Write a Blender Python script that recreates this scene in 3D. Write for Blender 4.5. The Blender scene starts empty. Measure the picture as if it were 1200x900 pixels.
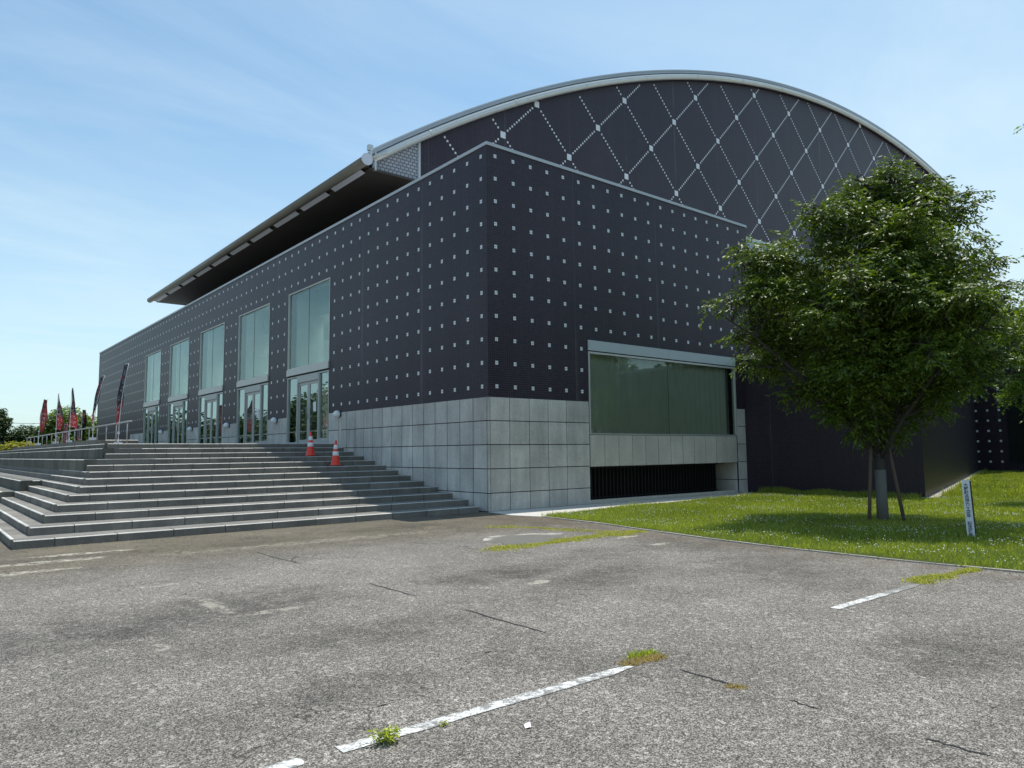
import bpy, bmesh, math, random
import numpy as np
from mathutils import Vector, Matrix, noise as mnoise
R = math.radians
random.seed(7); rng = np.random.default_rng(7)
scene = bpy.context.scene
COL = scene.collection

# ------------------------------------------------------------------ camera
F_PX, CAM, YAW, PITCH, ROLL = 862.08, Vector((-11.149, -14.546, 1.475)), 0.6865, 0.0916, -0.0103
cd = bpy.data.cameras.new('camera'); cam = bpy.data.objects.new('camera', cd); COL.objects.link(cam)
fw = Vector((math.sin(YAW)*math.cos(PITCH), math.cos(YAW)*math.cos(PITCH), math.sin(PITCH)))
rt = Vector((math.cos(YAW), -math.sin(YAW), 0)); up = rt.cross(fw)
rt2 = rt*math.cos(ROLL)+up*math.sin(ROLL); up2 = -rt*math.sin(ROLL)+up*math.cos(ROLL)
m3 = Matrix((rt2, up2, -fw)).transposed()
cam.matrix_world = Matrix.Translation(CAM) @ m3.to_4x4()
cd.sensor_fit = 'HORIZONTAL'; cd.sensor_width = 36; cd.lens = 36*F_PX/1200
cd.clip_start = 0.05; cd.clip_end = 3000
scene.camera = cam
VR = Vector((math.cos(YAW), -math.sin(YAW), 0)); VF = Vector((math.sin(YAW), math.cos(YAW), 0))

# ------------------------------------------------------------------ light
SUN = Vector((0.29, 0.09, 1)).normalized()
el = math.asin(SUN.z); az = math.atan2(SUN.x, SUN.y)
w = bpy.data.worlds.new('World'); scene.world = w; w.use_nodes = True
nt = w.node_tree; nt.nodes.clear()
N = nt.nodes.new; L = nt.links.new
sky = N('ShaderNodeTexSky'); sky.sky_type = 'NISHITA'; sky.sun_disc = False
sky.sun_elevation = el; sky.sun_rotation = az; sky.air_density = 1.0; sky.dust_density = 1.0; sky.ozone_density = 1.2
tc = N('ShaderNodeTexCoord'); sep = N('ShaderNodeSeparateXYZ'); L(tc.outputs['Generated'], sep.inputs[0])
# cloud sheet seen in perspective: direction divided by height
dv = N('ShaderNodeVectorMath'); dv.operation = 'DIVIDE'
mx = N('ShaderNodeMath'); mx.operation = 'MAXIMUM'; mx.inputs[1].default_value = 0.02; L(sep.outputs['Z'], mx.inputs[0])
ad = N('ShaderNodeMath'); ad.operation = 'ADD'; ad.inputs[1].default_value = 0.12; L(mx.outputs[0], ad.inputs[0])
cb = N('ShaderNodeCombineXYZ')
for i in range(3): L(ad.outputs[0], cb.inputs[i])
L(tc.outputs['Generated'], dv.inputs[0]); L(cb.outputs[0], dv.inputs[1])
mp = N('ShaderNodeMapping'); mp.inputs['Rotation'].default_value = (0, 0, R(25)); mp.inputs['Scale'].default_value = (0.6, 1.5, 1)
L(dv.outputs[0], mp.inputs[0])
n1 = N('ShaderNodeTexNoise'); n1.inputs['Scale'].default_value = 1.15; n1.inputs['Detail'].default_value = 9; n1.inputs['Roughness'].default_value = 0.58; n1.inputs['Distortion'].default_value = 0.5
L(mp.outputs[0], n1.inputs['Vector'])
cr = N('ShaderNodeValToRGB'); cr.color_ramp.elements[0].position = 0.44; cr.color_ramp.elements[1].position = 0.76
cr.color_ramp.elements[0].color = (0, 0, 0, 1); cr.color_ramp.elements[1].color = (1, 1, 1, 1); L(n1.outputs['Fac'], cr.inputs[0])
# pale haze low over the horizon
hz = N('ShaderNodeMapRange'); hz.inputs['From Min'].default_value = 0.0; hz.inputs['From Max'].default_value = 0.55
hz.inputs['To Min'].default_value = 0.56; hz.inputs['To Max'].default_value = 0.0; hz.interpolation_type = 'SMOOTHSTEP'; L(sep.outputs['Z'], hz.inputs['Value'])
sc_ = N('ShaderNodeMath'); sc_.operation = 'MULTIPLY_ADD'; sc_.inputs[1].default_value = 0.34; L(cr.outputs[0], sc_.inputs[0]); L(hz.outputs[0], sc_.inputs[2])
sc_.use_clamp = True
xr = N('ShaderNodeMapRange'); xr.inputs['From Min'].default_value = 0.55; xr.inputs['From Max'].default_value = 1.0; xr.inputs['To Max'].default_value = 0.35; L(sep.outputs['X'], xr.inputs['Value'])
sc0 = sc_; sc_ = N('ShaderNodeMath'); sc_.operation = 'ADD'; sc_.use_clamp = True; L(sc0.outputs[0], sc_.inputs[0]); L(xr.outputs[0], sc_.inputs[1])
mix = N('ShaderNodeMix'); mix.data_type = 'RGBA'; mix.inputs[7].default_value = (5.6, 6.8, 7.3, 1)
tn = N('ShaderNodeMix'); tn.data_type = 'RGBA'; tn.blend_type = 'MULTIPLY'; tn.inputs[0].default_value = 1; tn.inputs[7].default_value = (1.02, 1.28, 1.26, 1); L(sky.outputs[0], tn.inputs[6])
L(sc_.outputs[0], mix.inputs[0]); L(tn.outputs[2], mix.inputs[6])
bg = N('ShaderNodeBackground'); bg.inputs['Strength'].default_value = 0.14
ow = N('ShaderNodeOutputWorld'); L(mix.outputs[2], bg.inputs[0]); L(bg.outputs[0], ow.inputs[0])
sl = bpy.data.lights.new('sun', 'SUN'); so = bpy.data.objects.new('sun', sl); COL.objects.link(so)
sl.energy = 4.9; sl.angle = R(0.53); sl.color = (1, 0.955, 0.88)
so.rotation_euler = SUN.to_track_quat('Z', 'Y').to_euler(); so.location = (20, 10, 60)
scene.view_settings.view_transform = 'Standard'; scene.view_settings.look = 'None'
scene.view_settings.exposure = 0.0; scene.view_settings.gamma = 1

# ------------------------------------------------------------------ object helpers
def tag(o, label=None, cat=None, group=None, kind=None):
    if label: o['label'] = label
    if cat: o['category'] = cat
    if group: o['group'] = group
    if kind: o['kind'] = kind
    return o
def empty(name, loc=(0, 0, 0)):
    o = bpy.data.objects.new(name, None); o.empty_display_size = 0.3; COL.objects.link(o); o.location = loc
    bpy.context.view_layer.update() if False else None
    return o
def link(name, me, parent=None, loc=None):
    o = bpy.data.objects.new(name, me); COL.objects.link(o)
    if parent is not None:
        o.parent = parent
        if loc is None: o.location = tuple(-c for c in wloc(parent))
    if loc is not None:
        p = wloc(parent) if parent is not None else (0, 0, 0)
        o.location = (loc[0]-p[0], loc[1]-p[1], loc[2]-p[2])
    return o
def wloc(o):
    x = Vector(o.location); p = o.parent
    while p is not None: x = x+Vector(p.location); p = p.parent
    return x
class MB:
    """collects geometry in world coordinates for ONE mesh object"""
    def __init__(s): s.v = []; s.f = []; s.mi = []; s.uv = None
    def poly(s, pts, mi=0):
        n = len(s.v); s.v += [tuple(p) for p in pts]; s.f.append(tuple(range(n, n+len(pts)))); s.mi.append(mi)
    def box(s, a, b, mi=0):
        x0, y0, z0 = a; x1, y1, z1 = b
        if x0 > x1: x0, x1 = x1, x0
        if y0 > y1: y0, y1 = y1, y0
        if z0 > z1: z0, z1 = z1, z0
        n = len(s.v)
        s.v += [(x0,y0,z0),(x1,y0,z0),(x1,y1,z0),(x0,y1,z0),(x0,y0,z1),(x1,y0,z1),(x1,y1,z1),(x0,y1,z1)]
        for q in ((0,3,2,1),(4,5,6,7),(0,1,5,4),(1,2,6,5),(2,3,7,6),(3,0,4,7)):
            s.f.append(tuple(n+i for i in q)); s.mi.append(mi)
    def prism(s, pts, z0, z1, mi=0):
        """pts counter-clockwise in plan"""
        n = len(s.v); k = len(pts)
        s.v += [(p[0], p[1], z0) for p in pts]+[(p[0], p[1], z1) for p in pts]
        s.f.append(tuple(n+i for i in reversed(range(k)))); s.mi.append(mi)
        s.f.append(tuple(n+k+i for i in range(k))); s.mi.append(mi)
        for i in range(k):
            j = (i+1) % k; s.f.append((n+i, n+j, n+k+j, n+k+i)); s.mi.append(mi)
    def tube(s, path, rad, seg=8, mi=0, cap=True):
        path = [Vector(p) for p in path]; k = len(path)
        if not hasattr(rad, '__len__'): rad = [rad]*k
        n0 = len(s.v); ref = None
        for i, p in enumerate(path):
            t = (path[min(i+1, k-1)]-path[max(i-1, 0)]).normalized()
            if ref is None: ref = t.orthogonal().normalized()
            ref = (ref-t*ref.dot(t)).normalized(); b = t.cross(ref)
            for j in range(seg):
                a = 2*math.pi*j/seg; q = p+(ref*math.cos(a)+b*math.sin(a))*rad[i]; s.v.append(tuple(q))
        for i in range(k-1):
            for j in range(seg):
                a = n0+i*seg+j; b_ = n0+i*seg+(j+1) % seg
                s.f.append((a, b_, b_+seg, a+seg)); s.mi.append(mi)
        if cap:
            s.f.append(tuple(n0+j for j in reversed(range(seg)))); s.mi.append(mi)
            s.f.append(tuple(n0+(k-1)*seg+j for j in range(seg))); s.mi.append(mi)
    def build(s, name, mats, parent=None, smooth=False, loc=None, bevel=0):
        me = bpy.data.meshes.new(name)
        me.from_pydata(s.v, [], s.f)
        if not isinstance(mats, (list, tuple)): mats = [mats]
        for m in mats: me.materials.append(m)
        me.polygons.foreach_set('material_index', s.mi)
        if smooth: me.polygons.foreach_set('use_smooth', [True]*len(s.f))
        me.update()
        o = link(name, me, parent, loc)
        return o
def np_mesh(name, verts, quads=None, tris=None, mat=None, parent=None, colors=None, smooth=False):
    """fast mesh from numpy arrays"""
    faces = quads if quads is not None else tris
    k = faces.shape[1]; me = bpy.data.meshes.new(name)
    me.vertices.add(len(verts)); me.vertices.foreach_set('co', np.asarray(verts, np.float32).ravel())
    nf = len(faces); me.loops.add(nf*k); me.loops.foreach_set('vertex_index', faces.ravel().astype(np.int32))
    me.polygons.add(nf); me.polygons.foreach_set('loop_start', np.arange(0, nf*k, k, dtype=np.int32))
    me.polygons.foreach_set('loop_total', np.full(nf, k, np.int32))
    if smooth: me.polygons.foreach_set('use_smooth', np.ones(nf, bool))
    me.update(calc_edges=True)
    if colors is not None:
        at = me.color_attributes.new('tone', 'FLOAT_COLOR', 'POINT')
        c = np.ones((len(verts), 4), np.float32); c[:, :3] = colors; at.data.foreach_set('color', c.ravel())
    if mat: me.materials.append(mat)
    return link(name, me, parent)

# ------------------------------------------------------------------ material helpers
class NB:
    def __init__(s, name):
        s.m = bpy.data.materials.new(name); s.m.use_nodes = True; s.t = s.m.node_tree; s.t.nodes.clear()
        s.out = s.n('ShaderNodeOutputMaterial'); s.pos = s.n('ShaderNodeNewGeometry').outputs['Position']
    def n(s, t, **kw):
        x = s.t.nodes.new(t)
        for k, v in kw.items():
            if hasattr(x, k): setattr(x, k, v)
        return x
    def l(s, a, b): s.t.links.new(a, b)
    def put(s, sock, v):
        if hasattr(v, 'is_output') or isinstance(v, bpy.types.NodeSocket): s.l(v, sock)
        elif v is not None: sock.default_value = v
    def math(s, op, a, b=None, c=None, clamp=False):
        x = s.n('ShaderNodeMath', operation=op); x.use_clamp = clamp
        for i, q in enumerate((a, b, c)):
            if q is not None: s.put(x.inputs[i], q)
        return x.outputs[0]
    def mix(s, f, a, b, mode='MIX'):
        x = s.n('ShaderNodeMix', data_type='RGBA', blend_type=mode)
        s.put(x.inputs[0], f); s.put(x.inputs[6], a); s.put(x.inputs[7], b); return x.outputs[2]
    def noise(s, scale, detail=4, rough=0.55, vec=None, dist=0.0):
        x = s.n('ShaderNodeTexNoise'); x.inputs['Scale'].default_value = scale; x.inputs['Detail'].default_value = detail
        x.inputs['Roughness'].default_value = rough; x.inputs['Distortion'].default_value = dist
        s.l(vec if vec is not None else s.pos, x.inputs['Vector']); return x.outputs['Fac']
    def scaled(s, sc):
        x = s.n('ShaderNodeVectorMath', operation='MULTIPLY'); s.l(s.pos, x.inputs[0]); x.inputs[1].default_value = sc; return x.outputs[0]
    def ramp(s, v, p0, p1, c0=(0, 0, 0, 1), c1=(1, 1, 1, 1)):
        x = s.n('ShaderNodeValToRGB'); e = x.color_ramp.elements; e[0].position = p0; e[1].position = p1; e[0].color = c0; e[1].color = c1
        s.l(v, x.inputs[0]); return x.outputs[0]
    def step(s, v, a, b, smooth=True):
        x = s.n('ShaderNodeMapRange'); x.interpolation_type = 'SMOOTHSTEP' if smooth else 'LINEAR'; x.clamp = True
        s.l(v, x.inputs['Value']); x.inputs['From Min'].default_value = a; x.inputs['From Max'].default_value = b; return x.outputs[0]
    def xyz(s, vec=None):
        x = s.n('ShaderNodeSeparateXYZ'); s.l(vec if vec is not None else s.pos, x.inputs[0]); return x.outputs
    def comb(s, x=0.0, y=0.0, z=0.0):
        c = s.n('ShaderNodeCombineXYZ')
        for i, q in enumerate((x, y, z)): s.put(c.inputs[i], q)
        return c.outputs[0]
    def bump(s, h, strength=0.3, dist=0.01):
        x = s.n('ShaderNodeBump'); x.inputs['Strength'].default_value = strength; x.inputs['Distance'].default_value = dist; s.l(h, x.inputs['Height']); return x.outputs[0]
    def objrand(s): return s.n('ShaderNodeObjectInfo').outputs['Random']
    def bsdf(s, col, rough=0.6, normal=None, metal=0.0, spec=0.5, coat=0.0):
        x = s.n('ShaderNodeBsdfPrincipled'); s.put(x.inputs['Base Color'], col); s.put(x.inputs['Roughness'], rough)
        s.put(x.inputs['Metallic'], metal); s.put(x.inputs['Specular IOR Level'], spec)
        if coat: x.inputs['Coat Weight'].default_value = coat; x.inputs['Coat Roughness'].default_value = 0.2
        if normal is not None: s.l(normal, x.inputs['Normal'])
        return x.outputs[0]
    def done(s, sh): s.l(sh, s.out.inputs[0]); return s.m
def rgb(*c): return (c[0], c[1], c[2], 1)

def simple(name, col, rough=0.5, metal=0.0, var=0.12, scale=3.0, bump=0.0, spec=0.5):
    b = NB(name); nz = b.noise(scale, 5); d = b.noise(scale*14, 3)
    v = b.math('MULTIPLY_ADD', nz, var*2, 1-var); v2 = b.math('MULTIPLY_ADD', d, var, 1-var*0.5)
    g = b.math('MULTIPLY', v, v2); c = b.mix(1.0, rgb(*col), b.comb(g, g, g), 'MULTIPLY')
    return b.done(b.bsdf(c, rough, b.bump(d, bump, 0.01) if bump else None, metal, spec))

def tile_mat():
    b = NB('dark_mosaic_tile'); x, y, z = b.xyz()
    h = b.math('ADD', x, y); vec = b.comb(h, z, 0.0)
    bt = b.n('ShaderNodeTexBrick'); bt.offset = 0.0; bt.squash = 1.0
    b.l(vec, bt.inputs['Vector']); bt.inputs['Scale'].default_value = 1; bt.inputs['Brick Width'].default_value = 0.06
    bt.inputs['Row Height'].default_value = 0.06; bt.inputs['Mortar Size'].default_value = 0.0045; bt.inputs['Mortar Smooth'].default_value = 0.2
    bt.inputs['Color1'].default_value = rgb(0.0215, 0.0140, 0.0235); bt.inputs['Color2'].default_value = rgb(0.036, 0.0235, 0.0345)
    bt.inputs['Mortar'].default_value = rgb(0.070, 0.056, 0.066)
    big = b.noise(0.35, 4, 0.6); st = b.noise(1.0, 4, 0.6, b.scaled((1.6, 1.6, 0.12)))
    k = b.math('MULTIPLY_ADD', big, 0.5, 0.72); k = b.math('MULTIPLY', k, b.math('MULTIPLY_ADD', st, 0.5, 0.75))
    c = b.mix(1.0, bt.outputs['Color'], b.comb(k, k, k), 'MULTIPLY')
    # movement joints every 3.6 m with pale lime streaks beside some of them
    ph = b.math('MODULO', b.math('ADD', h, 360.06), 3.56); jt = b.math('LESS_THAN', ph, 0.022)
    zz = b.math('MODULO', b.math('ADD', z, 0.15), 3.0); jz = b.math('LESS_THAN', zz, 0.012)
    j = b.math('MAXIMUM', jt, b.math('MULTIPLY', jz, 0.5))
    c = b.mix(b.math('MULTIPLY', j, 0.5), c, rgb(0.09, 0.09, 0.10))
    near = b.step(b.math('ABSOLUTE', b.math('SUBTRACT', ph, 0.02)), 0.14, 0.0)
    lime = b.math('MULTIPLY', near, b.ramp(b.noise(0.55, 5, 0.7, b.scaled((1, 1, 0.35))), 0.52, 0.75))
    c = b.mix(b.math('MULTIPLY', lime, 0.65), c, rgb(0.16, 0.16, 0.17))
    nrm = b.bump(b.math('SUBTRACT', 1.0, bt.outputs['Fac']), 0.35, 0.004)
    return b.done(b.bsdf(c, 0.42, nrm, 0, 0.26))
def granite_mat(name, base, stain=0.5, rough=0.75, rv=0.22):
    b = NB(name); s1 = b.noise(95, 2, 0.6); s2 = b.noise(38, 3, 0.7); big = b.noise(0.9, 5, 0.62); st = b.noise(1.0, 5, 0.65, b.scaled((3.2, 3.2, 0.5)))
    k = b.math('MULTIPLY_ADD', b.ramp(s1, 0.35, 0.65), 0.42, 0.79); k = b.math('MULTIPLY', k, b.math('MULTIPLY_ADD', s2, 0.5, 0.75))
    k = b.math('MULTIPLY', k, b.math('MULTIPLY_ADD', b.ramp(big, 0.3, 0.7), stain*0.5, 1-stain*0.32))
    k = b.math('MULTIPLY', k, b.math('MULTIPLY_ADD', b.ramp(st, 0.25, 0.75), stain*0.5, 1-stain*0.28))
    k = b.math('MULTIPLY', k, b.math('MULTIPLY_ADD', b.objrand(), rv, 1-rv/2))
    c = b.mix(1.0, rgb(*base), b.comb(k, k, k), 'MULTIPLY')
    return b.done(b.bsdf(c, rough, b.bump(s2, 0.2, 0.006), 0, 0.4))
def glass_mat(name, tint, refl=0.10, gain=1.0):
    b = NB(name); tr = b.n('ShaderNodeBsdfTransparent'); tr.inputs[0].default_value = rgb(*tint)
    gl = b.n('ShaderNodeBsdfGlossy'); gl.inputs['Roughness'].default_value = 0.0; gl.inputs[0].default_value = rgb(0.72, 0.88, 0.88)
    bp = b.bump(b.noise(0.7, 2), 0.03, 0.05); b.l(bp, gl.inputs['Normal'])
    fr = b.n('ShaderNodeFresnel'); fr.inputs[0].default_value = 1.52
    f = b.math('MULTIPLY_ADD', fr.outputs[0], gain, refl, clamp=True)
    ms = b.n('ShaderNodeMixShader'); b.l(f, ms.inputs[0]); b.l(tr.outputs[0], ms.inputs[1]); b.l(gl.outputs[0], ms.inputs[2])
    return b.done(ms.outputs[0])
def leaf_mat(name, c0, c1, trans=0.4, gloss=0.35):
    b = NB(name); a = b.n('ShaderNodeAttribute'); a.attribute_name = 'tone'; fac = b.xyz(a.outputs['Color'])[0]
    c = b.mix(fac, rgb(*c0), rgb(*c1))
    p = b.n('ShaderNodeBsdfPrincipled'); b.l(c, p.inputs['Base Color']); p.inputs['Roughness'].default_value = gloss; p.inputs['Specular IOR Level'].default_value = 0.5
    t = b.n('ShaderNodeBsdfTranslucent'); tcol = b.mix(1.0, c, rgb(1.5, 1.6, 0.5), 'MULTIPLY'); b.l(tcol, t.inputs[0])
    ms = b.n('ShaderNodeMixShader'); ms.inputs[0].default_value = trans; b.l(p.outputs[0], ms.inputs[1]); b.l(t.outputs[0], ms.inputs[2])
    return b.done(ms.outputs[0])

def asphalt_mat():
    b = NB('worn_asphalt'); x, y, z = b.xyz(); flat = b.comb(x, y, 0.0)
    vo = b.n('ShaderNodeTexVoronoi'); vo.inputs['Scale'].default_value = 135; b.l(flat, vo.inputs['Vector'])
    vr = b.xyz(vo.outputs['Color'])[0]
    vo2 = b.n('ShaderNodeTexVoronoi'); vo2.inputs['Scale'].default_value = 40; b.l(flat, vo2.inputs['Vector']); vr2 = b.xyz(vo2.outputs['Color'])[1]
    st = b.math('MULTIPLY_ADD', b.math('POWER', vr, 1.7), 0.34, 0.082)
    st = b.math('ADD', st, b.math('MULTIPLY', b.math('GREATER_THAN', vr2, 0.88), 0.13))
    st = b.math('MULTIPLY', st, b.step(vo.outputs['Distance'], 1.25, 0.2))
    col = b.mix(1.0, b.comb(st, st, st), rgb(1.15, 1.06, 0.94), 'MULTIPLY')
    big = b.noise(0.42, 6, 0.62, flat, 0.4); mid = b.noise(1.7, 6, 0.65, flat, 0.3)
    k = b.math('MULTIPLY', b.math('MULTIPLY_ADD', b.ramp(big, 0.32, 0.68), 0.34, 0.76), b.math('MULTIPLY_ADD', b.ramp(mid, 0.3, 0.7), 0.26, 0.86))
    wob = b.math('MULTIPLY_ADD', b.noise(2.0, 7, 0.72, flat, 0.6), 2.4, -1.2)
    def blob(cx, cy, rx, ry, soft=0.7):
        dx = b.math('DIVIDE', b.math('SUBTRACT', x, cx), rx); dy = b.math('DIVIDE', b.math('SUBTRACT', y, cy), ry)
        d = b.math('SQRT', b.math('ADD', b.math('MULTIPLY', dx, dx), b.math('MULTIPLY', dy, dy)))
        return b.step(b.math('ADD', d, wob), 1+soft*0.5, 1-soft)
    dark = None
    for q in DARK:
        m = b.math('MULTIPLY', blob(*q[:4]), min(.5, q[4]*1.1)); dark = m if dark is None else b.math('MAXIMUM', dark, m)
    mot = b.noise(3.2, 8, 0.78, flat, 0.8); dark = b.math('MULTIPLY', dark, b.math('MULTIPLY_ADD', b.ramp(mot, 0.40, 0.58), 0.75, 0.35))
    drift = b.math('MULTIPLY', b.ramp(b.noise(0.9, 8, 0.74, flat, 0.9), 0.52, 0.66), b.ramp(mot, 0.36, 0.6))
    k = b.math('MULTIPLY', k, b.math('SUBTRACT', 1.0, b.math('MAXIMUM', dark, b.math('MULTIPLY', drift, 0.30))))
    ve = b.n('ShaderNodeTexVoronoi'); ve.feature = 'DISTANCE_TO_EDGE'; ve.inputs['Scale'].default_value = 0.55
    wv = b.n('ShaderNodeTexNoise'); wv.inputs['Scale'].default_value = 1.6; wv.inputs['Detail'].default_value = 7; b.l(flat, wv.inputs['Vector'])
    va = b.n('ShaderNodeVectorMath', operation='MULTIPLY_ADD'); b.l(wv.outputs['Color'], va.inputs[0]); va.inputs[1].default_value = (1.1, 1.1, 0); b.l(flat, va.inputs[2]); b.l(va.outputs[0], ve.inputs['Vector'])
    crk = b.math('MULTIPLY', b.step(ve.outputs['Distance'], 0.0045, 0.001), b.ramp(b.noise(0.6, 3, 0.6, flat), 0.50, 0.60))
    k = b.math('MULTIPLY', k, b.math('SUBTRACT', 1.0, b.math('MULTIPLY', crk, 0.6)))
    col = b.mix(1.0, col, b.comb(k, k, k), 'MULTIPLY')
    # dusty tan deposit along the steps and the kerb
    dust = b.math('MULTIPLY', b.step(y, -3.2, -0.6), b.ramp(b.noise(1.3, 6, 0.7, b.comb(b.math('MULTIPLY', x, 0.4), y, 0.0)), 0.44, 0.62))
    col = b.mix(b.math('MULTIPLY', b.step(b.math('ADD', y, b.math('MULTIPLY', wob, 0.35)), -5.0, -2.6), 0.85), col, b.mix(1.0, col, rgb(0.66, 0.62, 0.52), 'MULTIPLY'))
    col = b.mix(b.math('MULTIPLY', dust, 0.45), col, rgb(0.18, 0.155, 0.10))
    brown = b.math('MULTIPLY', b.step(x, -2.3, -0.9), b.ramp(b.noise(2.2, 5, 0.7, flat), 0.38, 0.62))
    col = b.mix(b.math('MULTIPLY', brown, 0.55), col, rgb(0.085, 0.06, 0.035))
    lite = None
    for q in LIGHT:
        m = b.math('MULTIPLY', blob(q[0], q[1], q[2], q[3], 0.35), q[4]); lite = m if lite is None else b.math('MAXIMUM', lite, m)
    lite = b.math('MULTIPLY', lite, b.ramp(b.noise(7, 8, 0.8, flat, 0.5), 0.46, 0.55))
    col = b.mix(lite, col, rgb(0.46, 0.43, 0.35))
    hgt = b.math('ADD', b.math('MULTIPLY', vo.outputs['Distance'], -1.0), b.math('MULTIPLY', mid, 0.4))
    return b.done(b.bsdf(col, 0.92, b.bump(hgt, 0.55, 0.006), 0, 0.25))
# stains on the car park (x, y, rx, ry, strength)
DARK = [(-9.4, -7.4, 1.5, 0.6, .42), (-8.3, -6.9, 1.0, 0.8, .38), (-5.6, -7.5, 1.2, 0.6, .46), (-4.9, -8.3, 1.0, 0.5, .40), (-10.2, -7.2, .8, .9, .35), (-5.2, -12.3, 1.0, .5, .38),
        (-2.6, -9.2, 1.2, 1.0, .32), (-4.5, -1.6, 4.0, .5, .28), (-3.0, -6.9, 1.3, .5, .30), (-8.0, -9.0, 1.2, .35, .30), (-1.6, -7.6, .8, 1.6, .30), (-7.6, -2.0, 3.0, .4, .25), (-9.0, -10.2, .8, .3, .3)]
LIGHT = [(-9.6, -2.3, .9, .16, .9), (-9.0, -1.6, .7, .12, .9), (-9.9, -3.2, .6, .14, .8), (-8.75, -6.9, .10, .55, .55), (-8.4, -7.6, .42, .08, .55), (-9.55, -8.35, .08, .3, .5),
         (-5.55, -8.15, .18, .10, .7), (-1.9, -6.9, .25, .1, .9), (-1.55, -5.9, .3, .1, .8), (-5.5, -2.7, 2.4, .25, .3), (-8.7, -5.4, .5, .06, .4), (-9.95, -11.5, .35, .3, .45)]

def soil_mat():
    b = NB('lawn_soil'); a = b.noise(3, 6, 0.65); c = b.mix(a, rgb(0.028, 0.045, 0.012), rgb(0.085, 0.105, 0.025))
    return b.done(b.bsdf(c, 0.95, b.bump(b.noise(25, 4), 0.6, 0.03), 0, 0.1))
def paint_mat():
    b = NB('worn_line_paint'); vo = b.n('ShaderNodeTexVoronoi'); vo.inputs['Scale'].default_value = 85; b.l(b.pos, vo.inputs['Vector'])
    x, y, z = b.xyz(); ed = b.math('ABSOLUTE', b.math('SUBTRACT', y, -11.035))
    lo = b.math('ADD', b.noise(7, 6, 0.8), b.math('MULTIPLY', b.step(ed, 0.02, 0.085), 0.20))
    lo = b.math('ADD', lo, b.math('MULTIPLY', b.xyz(vo.outputs['Color'])[0], 0.16))
    lo = b.math('ADD', lo, b.math('MULTIPLY', b.step(x, -3.7, -2.7), 0.22))
    gone = b.step(lo, 0.50, 0.70)
    c = b.mix(gone, rgb(0.62, 0.62, 0.60), rgb(0.19, 0.185, 0.175))
    return b.done(b.bsdf(c, 0.85, b.bump(vo.outputs['Distance'], 0.5, 0.005), 0, 0.3))
def lightblock_mat():
    b = NB('pale_block_cladding'); x, y, z = b.xyz(); bt = b.n('ShaderNodeTexBrick'); bt.offset = 0.5
    b.l(b.comb(x, z, 0.0), bt.inputs['Vector']); bt.inputs['Scale'].default_value = 1; bt.inputs['Brick Width'].default_value = 0.16; bt.inputs['Row Height'].default_value = 0.12
    bt.inputs['Mortar Size'].default_value = 0.018; bt.inputs['Color1'].default_value = rgb(.42, .43, .46); bt.inputs['Color2'].default_value = rgb(.34, .35, .38); bt.inputs['Mortar'].default_value = rgb(.13, .13, .15)
    return b.done(b.bsdf(bt.outputs['Color'], 0.6, b.bump(bt.outputs['Fac'], -0.6, 0.01)))
def flag_mat(name, seed, top, low, split):
    b = NB(name); tcn = b.n('ShaderNodeTexCoord'); u, v, q = b.xyz(tcn.outputs['UV'])
    vec = b.comb(b.math('MULTIPLY', u, 2.6), b.math('MULTIPLY', v, 13.0), seed)
    c = b.mix(b.math('LESS_THAN', v, split), rgb(*top), rgb(*low))
    cell = b.math('MODULO', b.math('ADD', b.math('MULTIPLY', v, 7.0), b.noise(2.2, 2, 0.5, vec)), 1.0)
    inrow = b.math('MULTIPLY', b.math('GREATER_THAN', cell, 0.18), b.math('LESS_THAN', cell, 0.86))
    inu = b.math('MULTIPLY', b.math('GREATER_THAN', u, 0.2), b.math('LESS_THAN', u, 0.8))
    g = b.math('MULTIPLY', b.math('MULTIPLY', inrow, inu), b.math('GREATER_THAN', b.noise(3.2, 3, 0.7, vec), 0.56))
    c = b.mix(b.math('GREATER_THAN', b.noise(1.1, 2, 0.6, b.comb(u, b.math('MULTIPLY', v, 4.0), seed+3)), 0.60), c, rgb(0.22, 0.012, 0.02))
    c = b.mix(b.math('MULTIPLY', g, 0.8), c, rgb(0.55, 0.53, 0.52))
    return b.done(b.bsdf(c, 0.7))

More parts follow.
